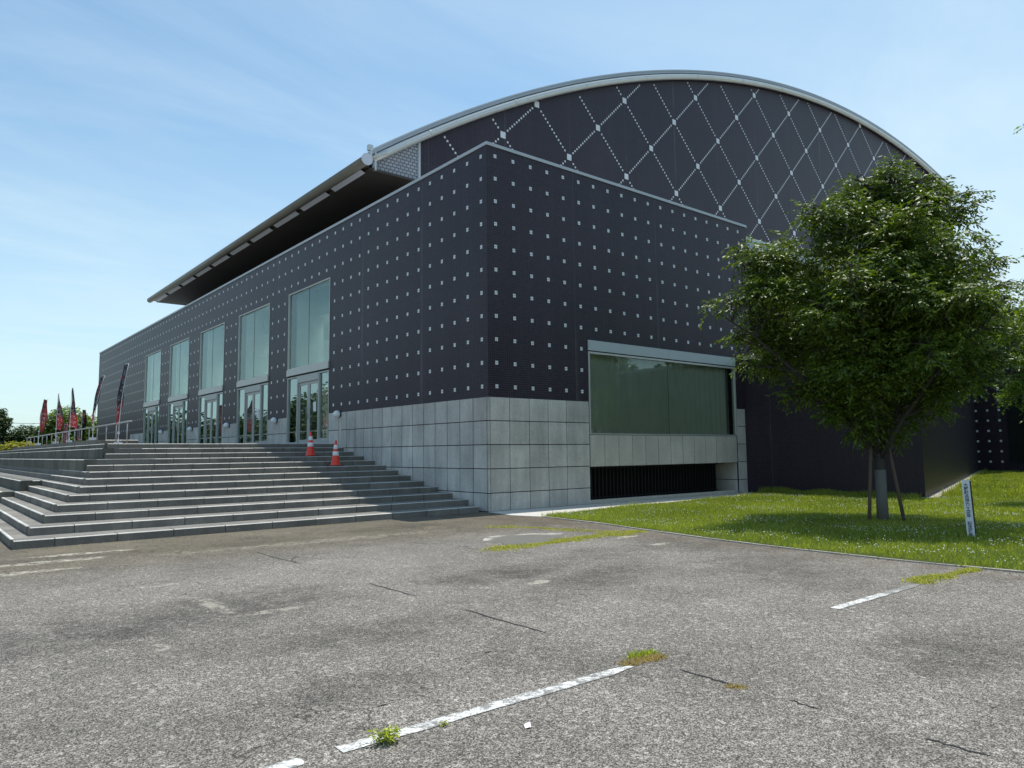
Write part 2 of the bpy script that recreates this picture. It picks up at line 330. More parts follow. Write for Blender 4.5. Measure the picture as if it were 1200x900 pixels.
M = dict(
    tile=tile_mat(), white_tile=simple('white_glazed_tile', (0.82, 0.82, 0.82), 0.35, var=0.08),
    lattice=simple('silver_grey_tile', (0.74, 0.74, 0.75), 0.4, var=0.1),
    granite=granite_mat('granite_cladding', (0.55, 0.52, 0.47), 0.8, rv=0.2), stone=granite_mat('step_granite', (0.20, 0.183, 0.158), 0.9, rv=0.22),
    dstone=granite_mat('stained_terrace_granite', (0.125, 0.122, 0.098), 1.0, rv=0.35), worn_sunlit=granite_mat('worn_sunlit_step_edge', (0.55, 0.54, 0.50), 0.35), tread=granite_mat('step_tread_granite', (0.17, 0.165, 0.15), 0.5), panel=granite_mat('sill_panel_stone', (0.56, 0.52, 0.45), 0.5, rv=0.16),  # step edge tone: wear plus painted sun-catch, far paler than the stone
    joint=simple('dark_joint', (0.016, 0.017, 0.017), 0.9), coping=simple('coping_metal', (0.50, 0.52, 0.54), 0.45, 0.0, 0.1, 1.2),
    lintel=simple('lintel_panel', (0.46, 0.50, 0.49), 0.4, 0.0, 0.06, 0.8), alu=simple('window_aluminium', (0.55, 0.54, 0.50), 0.4, 0.3, 0.08),
    door_alu=simple('door_aluminium', (0.42, 0.42, 0.40), 0.4, 0.3, 0.08),
    glass=glass_mat('lobby_glass', (0.48, 0.68, 0.68), 0.05, 1.1), door_glass=glass_mat('door_glass', (0.34, 0.42, 0.38), 0.22, 1.4),
    big_glass=glass_mat('display_glass', (0.74, 0.80, 0.74), 0.06, 1.0),
    tube=simple('roof_edge_steel', (0.56, 0.56, 0.53), 0.32, 0.55, 0.12, 2.0), roof=simple('roof_sheet', (0.38, 0.40, 0.42), 0.45, 0.4, 0.12, 0.8),
    soffit=simple('soffit_board', (0.055, 0.045, 0.036), 0.7, 0, 0.2, 0.6), eavepanel=simple('eave_light_panel', (0.60, 0.62, 0.68), 0.5, 0, 0.06),
    eave=simple('eave_tube_paint', (0.20, 0.185, 0.15), 0.5, 0.2, 0.25, 1.0), block=lightblock_mat(), interior=simple('lobby_plaster', (0.62, 0.66, 0.64), 0.8), int_room=simple('display_room_wall', (0.78, 0.74, 0.68), 0.8), black=simple('black_metal', (0.018, 0.018, 0.02), 0.45, 0.3),
    asphalt=asphalt_mat(), concrete=simple('apron_concrete', (0.50, 0.48, 0.44), 0.9, 0, 0.2, 2.0, 0.2), kerb=simple('kerb_concrete', (0.36, 0.33, 0.28), 0.9, 0, 0.3, 3.0, 0.3),
    soil=soil_mat(), paint=paint_mat(), earth=simple('far_ground', (0.10, 0.12, 0.06), 0.95, 0, 0.3, 0.3),
    grass=leaf_mat('grass_blade', (0.085, 0.145, 0.015), (0.58, 0.60, 0.10), 0.38, 0.5), clover=simple('clover_flower', (0.75, 0.75, 0.68), 0.8),
    leaf=leaf_mat('zelkova_leaf', (0.014, 0.032, 0.005), (0.17, 0.24, 0.024), 0.28, 0.5), leaf2=leaf_mat('light_leaf', (0.05, 0.095, 0.015), (0.20, 0.28, 0.04), 0.42, 0.5),
    dleaf=leaf_mat('far_dark_leaf', (0.022, 0.045, 0.014), (0.06, 0.10, 0.025), 0.25, 0.6), yleaf=leaf_mat('yellow_leaf', (0.18, 0.20, 0.02), (0.42, 0.38, 0.04), 0.35, 0.6),
    litter=simple('dry_leaf_bits', (0.12, 0.08, 0.04), 0.9, 0, 0.4, 20), moss=leaf_mat('moss', (0.24, 0.25, 0.05), (0.60, 0.56, 0.16), 0.3, 0.8), dry=leaf_mat('dry_grass', (0.30, 0.22, 0.12), (0.50, 0.38, 0.22), 0.3, 0.8),
    bark=simple('bark', (0.05, 0.044, 0.036), 0.9, 0, 0.3, 8.0, 0.6), wrap=simple('trunk_wrap', (0.15, 0.142, 0.125), 0.9, 0, 0.2, 6.0, 0.4), log=simple('stake_wood', (0.12, 0.085, 0.06), 0.85, 0, 0.3, 9.0, 0.5),
    cone=simple('cone_orange', (0.85, 0.055, 0.025), 0.4, 0, 0.06), cone_w=simple('cone_white_band', (0.82, 0.80, 0.80), 0.4, 0, 0.04), cone_b=simple('cone_rubber_base', (0.10, 0.02, 0.02), 0.6),
    white=simple('white_paint', (0.72, 0.74, 0.76), 0.5, 0, 0.05), ink=simple('ink', (0.02, 0.022, 0.06), 0.6), rail=simple('rail_steel', (0.45, 0.45, 0.43), 0.35, 0.6, 0.1),
    pole=simple('flag_pole', (0.70, 0.70, 0.70), 0.4), cable=simple('cable', (0.12, 0.12, 0.12), 0.6), paper=simple('paper', (0.8, 0.8, 0.8), 0.8), globe=simple('lamp_globe', (0.80, 0.82, 0.82), 0.25, 0, 0.04),
)
bl = NB('lamp_and_fill_glow'); e_ = bl.n('ShaderNodeEmission'); e_.inputs[0].default_value = rgb(1, .97, .9); e_.inputs[1].default_value = 9; M['glow'] = bl.done(e_.outputs[0])

# ================================================================== SETTING
def lawn_h(x, y):
    return 0.03+0.05*math.sin(x*0.6+1)*math.cos(y*0.5)*min(1, max(0, (x+0.5)/4))
g = MB(); g.poly([(-900, -900, -0.06), (900, -900, -0.06), (900, 900, -0.06), (-900, 900, -0.06)]); tag(g.build('ground', M['earth']), kind='structure')
KERB = [(0.02, -1.98), (-0.15, -3.84), (-0.5, -5.5), (-0.80, -7.05), (-0.93, -8.2), (-1.02, -9.6), (-1.02, -10.6), (-0.93, -11.5), (-0.9, -13), (-0.9, -16), (-0.9, -40)]
a = MB()
a.poly([(-70, -60, 0), (20, -60, 0), (20, -40, 0)]+[(x, y, 0) for x, y in reversed(KERB)]+[(-0.25, -1.2, 0), (-0.05, -0.01, 0), (-0.05, 60, 0), (-70, 60, 0)])
tag(a.build('car_park', M['asphalt']), kind='structure')
g = MB(); gx = [-0.95, 0, 2, 4, 7, 10, 14, 20, 28, 38, 60, 90]; 
ap = [(-0.05, -0.02), (-0.25, -1.2), (0.02, -1.98), (2.2, -1.56), (4.4, -1.36), (7.1, -1.31), (9.95, -0.95), (11.2, -0.6), (11.2, -0.02)]
g.prism(ap, -0.05, 0.008); ao = g.build('apron', M['concrete']); tag(ao, kind='structure')
# lawn sheet
lv = [(x, y, 0.022) for x, y in KERB]
lawn = MB(); lawn.poly([(x, y, 0.022) for x, y in [(0.02, -1.98)]]+[(x, y, 0.022) for x, y in KERB[1:]]+[(90, -40, 0.022), (90, 30, 0.022), (38, 1.9, 0.022), (11.15, -5.7, 0.022), (11.16, -0.6, 0.022), (9.95, -0.95, 0.022), (7.1, -1.31, 0.022), (4.4, -1.36, 0.022), (2.2, -1.56, 0.022)])
tag(lawn.build('lawn', M['soil']), kind='structure')
# kerb stones, one by one
kroot = tag(empty('kerb', (0, 0, 0)), kind='structure')
pts = [Vector((x, y, 0)) for x, y in KERB[:-1]]; seglen = 1.0
def walk(pts, step):
    out = [pts[0].copy()]; d = 0; need = step
    for i in range(len(pts)-1):
        a_, b_ = pts[i], pts[i+1]; l_ = (b_-a_).length; pos = 0
        while l_-pos >= need:
            pos += need; out.append(a_+(b_-a_)*(pos/l_)); need = step
        need -= (l_-pos)
    return out
ks = walk(pts, 1.0)
for i in range(len(ks)-1):
    a_, b_ = ks[i], ks[i+1]; t = (b_-a_).normalized(); nn = Vector((-t.y, t.x, 0)); m = MB()
    a2 = a_+t*0.008; b2 = b_-t*0.008; j = random.uniform(-.004, .006)
    m.prism([tuple(a2+nn*0.10), tuple(a2), tuple(b2), tuple(b2+nn*0.10)] if False else [tuple(a2-nn*.05), tuple(b2-nn*.05), tuple(b2+nn*0.06), tuple(a2+nn*0.06)], -0.05, 0.020+j*.5)
    m.build('kerb_stone', M['kerb'], kroot)
# painted parking lines (y = -11.03) and the saw-cut joint at x = -7.0
for x0, x1 in ((-9.80, -9.60), (-9.41, -7.24), (-4.46, -2.60)):
    m = MB(); n = 26; top = []; bot = []
    for i in range(n+1):
        x = x0+(x1-x0)*i/n; tw = 0.052*min(1, (n-i)/4+0.35)
        top.append((x, -11.035+tw+random.uniform(-.008, .008), 0.004)); bot.append((x, -11.035-tw+random.uniform(-.008, .008), 0.004))
    for i in range(n): m.poly([bot[i], bot[i+1], top[i+1], top[i]])
    tag(m.build('parking_line', M['paint']), kind='structure')
m = MB()
for y0, y1, wd in ((-3.3, -4.86, .010), (-6.9, -7.9, .011), (-8.75, -9.95, .013), (-11.3, -11.72, .011), (-12.1, -12.3, .008), (-12.85, -13.15, .010)):
    n = 9; yy = [y0+(y1-y0)*i/n for i in range(n+1)]; xx = [-6.99-0.008*abs(y+3.3)+random.uniform(-.014, .014) for y in yy]
    for i in range(n):
        w0 = wd*(0.35 if i == 0 else 1)*random.uniform(.5, 1.1); w1 = wd*(0.25 if i == n-1 else 1)*random.uniform(.6, 1.1)
        m.poly([(xx[i]-w0, yy[i], .003), (xx[i+1]-w1, yy[i+1], .003), (xx[i+1]+w1, yy[i+1], .003), (xx[i]+w0, yy[i], .003)])
for i in range(9):
    x, y = random.uniform(-9.5, -3), random.uniform(-11, -4)
    m.poly([(x-.05, y, .003), (x, y-.008, .003), (x+.05, y+.004, .003), (x, y+.01, .003)])
tag(m.build('asphalt_joint', M['joint']), kind='structure')
# smooth mortar patch with a pale rim
m = MB(); cx, cy = -2.95, -4.85; k = 26; ring = []
for i in range(k):
    an = 2*math.pi*i/k; rr = 1+0.16*math.sin(3*an+1)+0.08*math.sin(7*an)
    ring.append((cx+(0.80*math.cos(an)+0.18*math.sin(an))*rr, cy+0.66*math.sin(an)*rr, 0.004))
m.poly(ring)
def patch_mat():
    b = NB('mortar_patch'); x, y, z = b.xyz()
    dx = b.math('DIVIDE', b.math('SUBTRACT', x, cx), 0.80); dy = b.math('DIVIDE', b.math('SUBTRACT', y, cy), 0.66)
    d = b.math('SQRT', b.math('ADD', b.math('MULTIPLY', dx, dx), b.math('MULTIPLY', dy, dy)))
    rim = b.math('MULTIPLY', b.step(b.math('ADD', d, b.math('MULTIPLY_ADD', b.noise(3, 5, .7), .6, -.3)), 0.72, 0.95), b.ramp(b.noise(2.5, 5, 0.7), 0.36, 0.5))
    c = b.mix(b.math('MULTIPLY', rim, b.step(y, cy-.1, cy+.35)), b.mix(b.noise(6, 5, .7), rgb(0.085, 0.083, 0.072), rgb(0.15, 0.142, 0.125)), rgb(0.42, 0.40, 0.34)); return b.done(b.bsdf(c, 0.85, b.bump(b.noise(40, 3), .2, .004)))
tag(m.build('mortar_patch', patch_mat()), kind='structure')

# ================================================================== ENTRANCE STEPS
RZ = 0.139
XL = [-9.78, -9.49, -9.19, -8.91, -8.61, -8.32, -8.03, -7.76, -8.15, -8.07, -6.93, -6.70, -6.62]
XL[6] = -8.1; XL[7] = -7.92; XL[8] = -7.85; XL[9] = -7.85; XL[10] = XL[11] = -7.2; XL[12] = -6.9
def yk(k, x): return 0.15+0.7*k+0.047*x
steps = empty('entrance_steps', (-5, 4, 0))
tag(steps, 'broad flight of grey granite steps with stepped left corner climbing to the glass doors', 'steps')
core = MB()
for k in range(13):
    xl = XL[k]+0.02; z1 = RZ*(k+1)-0.005; z0 = RZ*k-0.05
    yb = 50
    xr = -0.2 if k == 0 else -0.012
    core.prism([(xl, yk(k, xl)+.02), (xr, yk(k, xr)+.02), (-0.012, yb), (xl, yb)], z0 if k else -0.05, z1)
core.build('tread_bed', M['tread'], steps)
SL = 0.93
def edge_stone(m, q, z0, z1, c=.013, st=.03):
    """block with a chamfer and strip, paled by wear and painted sunlight, along edge q0-q1 (q counter-clockwise in plan)"""
    q = [Vector((a_, b_, 0)) for a_, b_ in q]; n_ = len(m.v); e = (q[1]-q[0]).normalized(); inn = Vector((-e.y, e.x, 0))
    P = lambda v_, z_: (v_.x, v_.y, z_)
    m.v += [P(q[0], z0), P(q[1], z0), P(q[2], z0), P(q[3], z0), P(q[0], z1-c), P(q[1], z1-c), P(q[0]+inn*c, z1), P(q[1]+inn*c, z1), P(q[0]+inn*(c+st), z1), P(q[1]+inn*(c+st), z1), P(q[2], z1), P(q[3], z1)]
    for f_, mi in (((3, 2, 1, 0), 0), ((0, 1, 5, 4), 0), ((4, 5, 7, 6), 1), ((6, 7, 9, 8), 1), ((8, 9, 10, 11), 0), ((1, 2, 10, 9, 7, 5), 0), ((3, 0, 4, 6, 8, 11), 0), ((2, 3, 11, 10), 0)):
        m.f.append(tuple(n_+i for i in f_)); m.mi.append(mi)
for k in range(13):
    xl, xr = XL[k], (-0.2 if k == 0 else -0.01); z1 = RZ*(k+1)
    n = max(1, round((xr-xl)/SL)); off = random.uniform(0.25, 0.95)*SL
    xs = [xl, xl+off]
    while xs[-1]+SL < xr-0.2: xs.append(xs[-1]+SL)
    xs.append(xr)
    for i in range(len(xs)-1):
        a0, a1 = xs[i]+0.007, xs[i+1]-0.007; m = MB(); dj = random.uniform(-.003, .003); dz = random.uniform(-.002, .002)
        q = [(a0, yk(k, a0)+dj), (a1, yk(k, a1)+dj), (a1, yk(k, a1)+0.33), (a0, yk(k, a0)+0.33)]
        edge_stone(m, q, z1-RZ-0.004, z1+dz)
        m.build('step_stone', [M['stone'], M['worn_sunlit']], steps)
    # left return of each step: stones running back
    ye = 9.05
    if k in (8, 9, 10, 11, 12): continue
    y = yk(k, xl)+0.335
    while y < ye-0.2:
        y2 = min(y+0.88, ye); m = MB(); dj = random.uniform(-.003, .003)
        hh = RZ
        if k in (9,): hh = 2*RZ
        edge_stone(m, [(xl+dj, y2-.006), (xl+dj, y+.006), (xl+.26, y+.006), (xl+.26, y2-.006)], z1-hh-.004, z1+random.uniform(-.002, .002))
        m.build('step_stone', [M['stone'], M['worn_sunlit']], steps); y = y2
# taller terrace stones on the left behind the steps
TI = [(1, -9.62, 9.0), (3, -9.20, 9.0), (5, -8.80, 9.0), (9, -7.9, 5.55), (11, -7.25, 7.0), (12, -6.95, 8.4)]
tb = MB()
for k, x, ys in TI:
    z1 = RZ*(k+1); hh = RZ if k == 12 else 2*RZ; y = ys
    tb.box((x+0.02, ys+.02, -0.05), (-6.3, 50, z1-.006))
    while y < 48:
        y2 = y+0.95; m = MB(); dj = random.uniform(-.004, .004)
        edge_stone(m, [(x+dj, y2-.006), (x+dj, y+.006), (x+.28, y+.006), (x+.28, y2-.006)], z1-hh, z1); m.build('terrace_stone', [M['dstone'], M['worn_sunlit']], steps); y = y2
    xx = x+0.285
    xe = {1: -9.2, 3: -8.95, 5: -8.35, 9: -7.85, 11: -7.2, 12: -6.9}[k]
    if xe-xx > .1:
        m = MB(); edge_stone(m, [(xx, ys), (xe, ys), (xe, ys+.3), (xx, ys+.3)], z1-hh, z1-.001); m.build('terrace_stone', [M['dstone'], M['worn_sunlit']], steps)
tb.build('terrace_bed', M['tread'], steps)
# raised slab that carries the handrail
m = MB(); m.box((-5.62, 17.3, 1.75), (-4.15, 46, 2.078)); m.build('slab_bed', M['tread'], steps)
y = 17.27
while y < 45:
    m = MB(); m.box((-5.66, y+.005, 1.8), (-5.3, y+1.2-.005, 2.085)); m.build('slab_stone', M['stone'], steps); y += 1.2
for xx in (-5.295, -4.72):
    m = MB(); edge_stone(m, [(xx+.004, 17.26), (xx+.57, 17.26), (xx+.57, 17.6), (xx+.004, 17.6)], 1.8, 2.085, .02); m.build('slab_stone', [M['stone'], M['worn_sunlit']], steps)
# door thresholds step at each bay comes with the hall
rl = empty('handrail', (-5.25, 13.8, 1.807)); tag(rl, 'low steel handrail with thin posts beside the row of banners', 'handrail')
m = MB(); m.tube([(-5.25, 13.4, 2.655), (-5.25, 42, 2.655)], 0.028, 8); m.tube([(-5.25, 13.42, 2.655), (-5.25, 13.33, 2.64)], 0.028, 8); m.build('top_rail', M['rail'], rl, True)
y = 13.9
while y < 42:
    zb = 1.8 if y < 17.2 else 2.08
    m = MB(); m.tube([(-5.25, y, zb), (-5.25, y, 2.64)], 0.02, 6); m.build('post', M['rail'], rl, True); y += 1.75

# ================================================================== THE HALL
hall = empty('exhibition_hall', (0, 0, 0))
tag(hall, 'large dark mosaic-tiled hall with arched lattice gable, granite base and tall entrance windows', 'building')
H = 9.36; ZS = 2.853; T = 0.3; PITCHY = 5.56
BAYS = [(9.03+PITCHY*i, 12.65+PITCHY*i) for i in range(5)]   # nearest first
YEND = 49.2
m = MB()
segs = [(0.0, 9.03)]+[(12.65+PITCHY*i, 9.03+PITCHY*(i+1)) for i in range(4)]+[(12.65+PITCHY*4, YEND)]
m.box((0, 0, ZS), (T, BAYS[0][0], H))
for i in range(5):
    y0, y1 = BAYS[i]; m.box((0, y0, 7.62), (T, y1, H))
    ye = BAYS[i+1][0] if i < 4 else YEND
    m.box((0, y1, ZS), (T, ye, H))
    if i == 4: m.box((0, 38.3, 1.0), (T, YEND, ZS))
m.build('entrance_wall', M['tile'], hall)
m = MB()
XE = 11.65
m.box((T, 0, ZS), (3.54, T, H)); m.box((3.54, 0, 4.595), (10.65, T, H)); m.box((10.65, 0, ZS), (XE, T, H))
m.box((11.15, 0.0, 0), (XE, T, ZS)); m.box((XE-T, T, 0), (XE, 7.3, H))
m.build('side_wall', M['tile'], hall); m = MB(); m.box((0.001, YEND, 0), (52, YEND+T, H)); m.build('rear_wall', M['tile'], hall)
m = MB(); m.box((0.2, 0.2, 8.75), (52, YEND+.1, 8.95)); m.build('flat_roof', M['roof'], hall)
m = MB()   # copings
m.box((-0.025, -0.025, H), (0.36, YEND+.35, H+.085)); m.box((0.36, -0.025, H), (XE+.02, 0.36, H+.085)); m.box((XE-.34, .36, H), (XE+.02, 7.2, H+.085))
m.build('coping', M['coping'], hall)
# white four-tile accents
wt = MB()
def accent_x0(y, z):   # on the wall x=0
    for dy in (-.024, .024):
        for dz in (-.026, .026):
            wt.box((-0.002, y+dy-.021, z+dz-.022), (0.004, y+dy+.021, z+dz+.022))
def accent_y0(x, z):
    for dx in (-.024, .024):
        for dz in (-.026, .026):
            wt.box((x+dx-.0205, -0.003, z+dz-.022), (x+dx+.0205, 0.004, z+dz+.022))
ys = [0.25+0.602*i for i in range(15)]+[9.33+0.618*i for i in range(64)]
for y in ys:
    inb = any(a_-.1 < y < b_+.1 for a_, b_ in BAYS)
    if y > YEND-.3: continue
    for j in range(11):
        z = 9.12-0.6*j
        if inb and z < 7.8: continue
        accent_x0(y, z)
for i in range(19):
    x = 0.277+0.6034*i
    for j in range(11):
        z = 9.12-0.6*j
        if x > 3.45 and x < 10.75 and z < 4.7: continue
        if x > 11.1 and z < 4.7: continue
        accent_y0(x, z)
o = wt.build('white_accent_tiles', M['white_tile'], hall); tag(o, kind='stuff')
# granite plinth: dark backing plus single blocks
m = MB()
for a_, b_ in [((0.018, 0.018, -.05), (T, 9.03, ZS)), ((T, 0.018, -.05), (3.54, T, ZS)), ((10.66, 0.018, -.05), (11.15, T, ZS)), ((0.018, BAYS[4][1], 1.7), (T, 38.29, ZS))]+[((0.018, BAYS[i][1], 1.7), (T, BAYS[i+1][0], ZS)) for i in range(4)]:
    m = MB(); m.box(a_, b_); m.build('plinth_backing', M['joint'], hall)
JR = [0.0, 0.452, 1.052, 1.652, 2.252, ZS]
cache = {}
def block(name, mat, a_, b_, parent=hall):
    key = (name, round(b_[0]-a_[0], 3), round(b_[1]-a_[1], 3), round(b_[2]-a_[2], 3))
    if key not in cache:
        dx, dy, dz = key[1]/2, key[2]/2, key[3]/2; bm = bmesh.new(); bmesh.ops.create_cube(bm, size=1)
        for v in bm.verts: v.co = Vector((v.co.x*2*dx, v.co.y*2*dy, v.co.z*2*dz))
        bmesh.ops.bevel(bm, geom=bm.edges[:], offset=min(.004, dx*.4, dy*.4), segments=1, affect='EDGES')
        me = bpy.data.meshes.new(name); bm.to_mesh(me); bm.free(); me.materials.append(mat); cache[key] = me
    return link(name, cache[key], parent, ((a_[0]+b_[0])/2, (a_[1]+b_[1])/2, (a_[2]+b_[2])/2))
G = 0.010
yj = [0.052, 0.64]+[0.64+0.585*i for i in range(1, 15)]; yj = [v for v in yj if v < 8.95]+[9.03]
if yj[-1]-yj[-2] < 0.35: yj.pop(-2)
for r in range(5):
    for i in range(len(yj)-1):
        pr = random.uniform(0, .003)
        block('granite_block', M['granite'], (-0.006-pr, yj[i]+G+.005, JR[r]+G), (0.05, yj[i+1]-G-.005, JR[r+1]-G))
    block('granite_block', M['granite'], (-0.006, -0.006, JR[r]+G), (0.047, 0.042, JR[r+1]-G))
    xj = [0.05, 0.68, 1.34, 2.0, 2.67, 3.54]
    for i in range(5):
        pr = random.uniform(0, .003); block('granite_block', M['granite'], (xj[i]+G, -0.006-pr, JR[r]+G), (xj[i+1]-G, 0.05, JR[r+1]-G))
    block('granite_block', M['granite'], (10.67, -0.006, JR[r]+G), (11.14, 0.05, JR[r+1]-G))
    # reveal of the grille recess
    if r < 2: block('granite_block', M['granite'], (10.61, 0.06, JR[r]+G), (10.66, 0.95, (1.03 if r == 1 else JR[r+1])-G))
for i in range(5):
    ya, yb = BAYS[i][1], (BAYS[i+1][0] if i < 4 else 38.29); n = max(3, round((yb-ya)/.62)); d = (yb-ya)/n
    for q in range(n):
        for z0, z1 in ((1.807, 2.252), (2.252, ZS)):
            block('granite_block', M['granite'], (-0.007, ya+q*d+G, z0+G), (0.05, ya+(q+1)*d-G, z1-G))
# --- display window on the side wall
X0, X1 = 3.555, 10.645
dw = MB()
for a_, b_ in (((X0, -.012, 1.93), (X0+.05, .12, 4.27)), ((X1-.05, -.012, 1.93), (X1, .12, 4.27)), ((X0+.05, -.012, 4.215), (X1-.05, .12, 4.27)), ((X0+.05, -.012, 1.93), (X1-.05, .12, 1.965))): dw.box(a_, b_)
dwo = dw.build('display_window', M['alu'], hall)
for xa, xb in ((X0+.05, 7.094), (7.106, X1-.05)):
    m = MB(); m.poly([(xa, .05, 1.965), (xb, .05, 1.965), (xb, .05, 4.215), (xa, .05, 4.215)]); m.build('pane', M['big_glass'], dwo)
m = MB(); m.box((7.094, .046, 1.965), (7.106, .054, 4.215)); m.build('glazing_joint', M['joint'], dwo)
for xa, xb in ((3.542, 7.095), (7.105, 10.65)):
    m = MB(); m.box((xa, -.03, 4.30), (xb, .2, 4.592)); m.build('lintel_panel', M['lintel'], hall)
m = MB(); m.box((3.542, -.005, 4.275), (10.65, .2, 4.298)); m.build('lintel_gap', M['joint'], hall)
d = (10.61-3.56)/12
for i in range(12): block('sill_panel', M['panel'], (3.56+i*d+.012, -.008, 1.035), (3.56+(i+1)*d-.012, .06, 1.915))
m = MB(); m.box((3.55, .06, 1.03), (10.65, .5, 1.93)); m.build('sill_backing', M['joint'], hall)
m = MB()   # room behind the display glass
m.poly([(3.56, .3, 1.9), (3.56, 2.2, 1.9), (3.56, 2.2, 4.6), (3.56, .3, 4.6)]); m.poly([(10.64, 2.2, 1.9), (10.64, .3, 1.9), (10.64, .3, 4.6), (10.64, 2.2, 4.6)])
m.poly([(3.5, .12, 1.94), (10.7, .12, 1.94), (10.7, 2.2, 1.94), (3.5, 2.2, 1.94)]); m.poly([(3.5, .3, 4.5), (3.5, 2.2, 4.5), (10.7, 2.2, 4.5), (10.7, .3, 4.5)]); m.build('display_room', M['int_room'], hall)
m = MB(); nc = 150  # folded sheet added behind the glass, approximating a tree-trunk reflection
for i in range(nc):
    xa, xb = 3.7+6.75*i/nc, 3.7+6.75*(i+1)/nc; fy = lambda x_: .24+.035*math.sin(x_*11+1.5*math.sin(x_*1.7))+.02*math.sin(x_*23)
    m.poly([(xa, fy(xa), 1.95), (xb, fy(xb), 1.95), (xb+.12*0, fy(xb+.3)+.03, 4.5), (xa, fy(xa+.3)+.03, 4.5)])
m.build('reflection_sheet', M['int_room'], hall, True)
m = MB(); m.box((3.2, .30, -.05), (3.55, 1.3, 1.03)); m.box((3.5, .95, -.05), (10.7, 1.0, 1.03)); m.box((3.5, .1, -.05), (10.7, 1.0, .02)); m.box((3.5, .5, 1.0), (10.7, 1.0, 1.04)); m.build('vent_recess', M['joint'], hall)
m = MB(); m.box((3.55, .02, 0), (10.62, .10, .11)); m.build('vent_kerb', M['panel'], hall)
gr = MB(); gr.box((3.56, .36, .12), (9.95, .40, .16)); gr.box((3.56, .36, .97), (9.95, .40, 1.01)); gro = gr.build('vent_grille', M['black'], hall)
x = 3.62
bar = None
while x < 9.93:
    if bar is None:
        m = MB(); m.box((-.015, -.04, .13), (.015, .04, 1.0)); bar = m.build('grille_bar', M['black'], gro, loc=(x, .38, 0)); 
    else:
        c = bar.copy(); COL.objects.link(c); c.location = (x-gro.location.x-hall.location.x, .38, 0)
    x += 0.155
# --- entrance bays
def bay(y0, y1, idx):
    f = MB(); xo = -.012; xi = .12
    f.box((xo, y0, 4.66), (xi, y0+.035, 7.62)); f.box((xo, y1-.035, 4.66), (xi, y1, 7.62)); f.box((xo, y0+.035, 7.585), (xi, y1-.035, 7.62)); f.box((xo, y0+.035, 4.66), (xi, y1-.035, 4.70))
    win = f.build('entrance_window', M['alu'], hall); ym = (y0+y1)/2+.02
    for ya, yb in ((y0+.035, ym-.008), (ym+.008, y1-.035)):
        m = MB(); m.poly([(.05, ya, 4.70), (.05, ya, 7.585), (.05, yb, 7.585), (.05, yb, 4.70)]); m.build('pane', M['glass'], win)
    m = MB(); m.box((.044, ym-.008, 4.70), (.056, ym+.008, 7.585)); m.build('glazing_joint', M['joint'], win)
    m = MB(); m.box((-.05, y0, 4.42), (.28, y1, 4.657)); m.build('transom_beam', M['alu'], hall)
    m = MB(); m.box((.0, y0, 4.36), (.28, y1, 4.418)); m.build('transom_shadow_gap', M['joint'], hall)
    # door screen: side light, pair of doors, side light (north to south)
    zf, zt = 1.815, 4.36; ydl, ydr = y0+.87, y0+2.62
    s = MB()
    for yy, wd in ((y0, .05), (y1-.05, .05), (ydr, .09), (ydl-.09, .09)): s.box((-.01, yy, zf), (.12, yy+wd, zt))
    s.box((-.01, y0+.05, zf), (.12, ydl-.09, zf+.20)); s.box((-.01, ydr+.09, zf), (.12, y1-.05, zf+.09)); s.box((-.02, ydl, 4.10), (.16, ydr, zt))
    s.box((-.009, y0+.05, zt-.05), (.12, ydl-.09, zt)); s.box((-.009, ydr+.09, zt-.05), (.12, y1-.05, zt))
    scr = s.build('door_screen', M['door_alu'], hall)
    for ya, yb, zb in ((y0+.05, ydl-.09, zf+.2), (ydr+.09, y1-.05, zf+.09)):
        m = MB(); m.poly([(.05, ya, zb), (.05, ya, zt-.05), (.05, yb, zt-.05), (.05, yb, zb)]); m.build('pane', M['door_glass'], scr)
    yc = (ydl+ydr)/2
    for sgn, (ya, yb) in enumerate(((ydl+.006, yc-.006), (yc+.006, ydr-.006))):
        d_ = MB(); st = .10; zb, zt2 = zf+.012, 4.09
        d_.box((.03, ya, zb), (.075, ya+st, zt2)); d_.box((.03, yb-st, zb), (.075, yb, zt2)); d_.box((.03, ya+st, zb), (.075, yb-st, zb+.16)); d_.box((.03, ya+st, zt2-.10), (.075, yb-st, zt2))
        dr = d_.build('entrance_door', M['door_alu'], hall)
        m = MB(); m.poly([(.05, ya+st, zb+.16), (.05, ya+st, zt2-.1), (.05, yb-st, zt2-.1), (.05, yb-st, zb+.16)]); m.build('pane', M['door_glass'], dr)
        hy = yb-.05 if sgn == 0 else ya+.05
        m = MB(); m.tube([(.03, hy, 2.75), (-.03, hy, 2.77), (-.03, hy, 3.15), (.03, hy, 3.17)], .012, 6); m.build('handle', M['rail'], dr, True)
        if (idx in (0, 1)) and sgn == 0:
            m = MB(); m.poly([(.044, ya+.24, 2.98), (.044, ya+.24, 3.33), (.044, ya+.50, 3.33), (.044, ya+.50, 2.98)][::-1]); m.build('paper_notice', M['paper'], dr)
    m = MB(); m.box((-.45, y0, 1.80), (.02, y1, 1.822)); m.build('threshold', M['coping'], hall)
for i, (a_, b_) in enumerate(BAYS): bay(a_, b_, i)
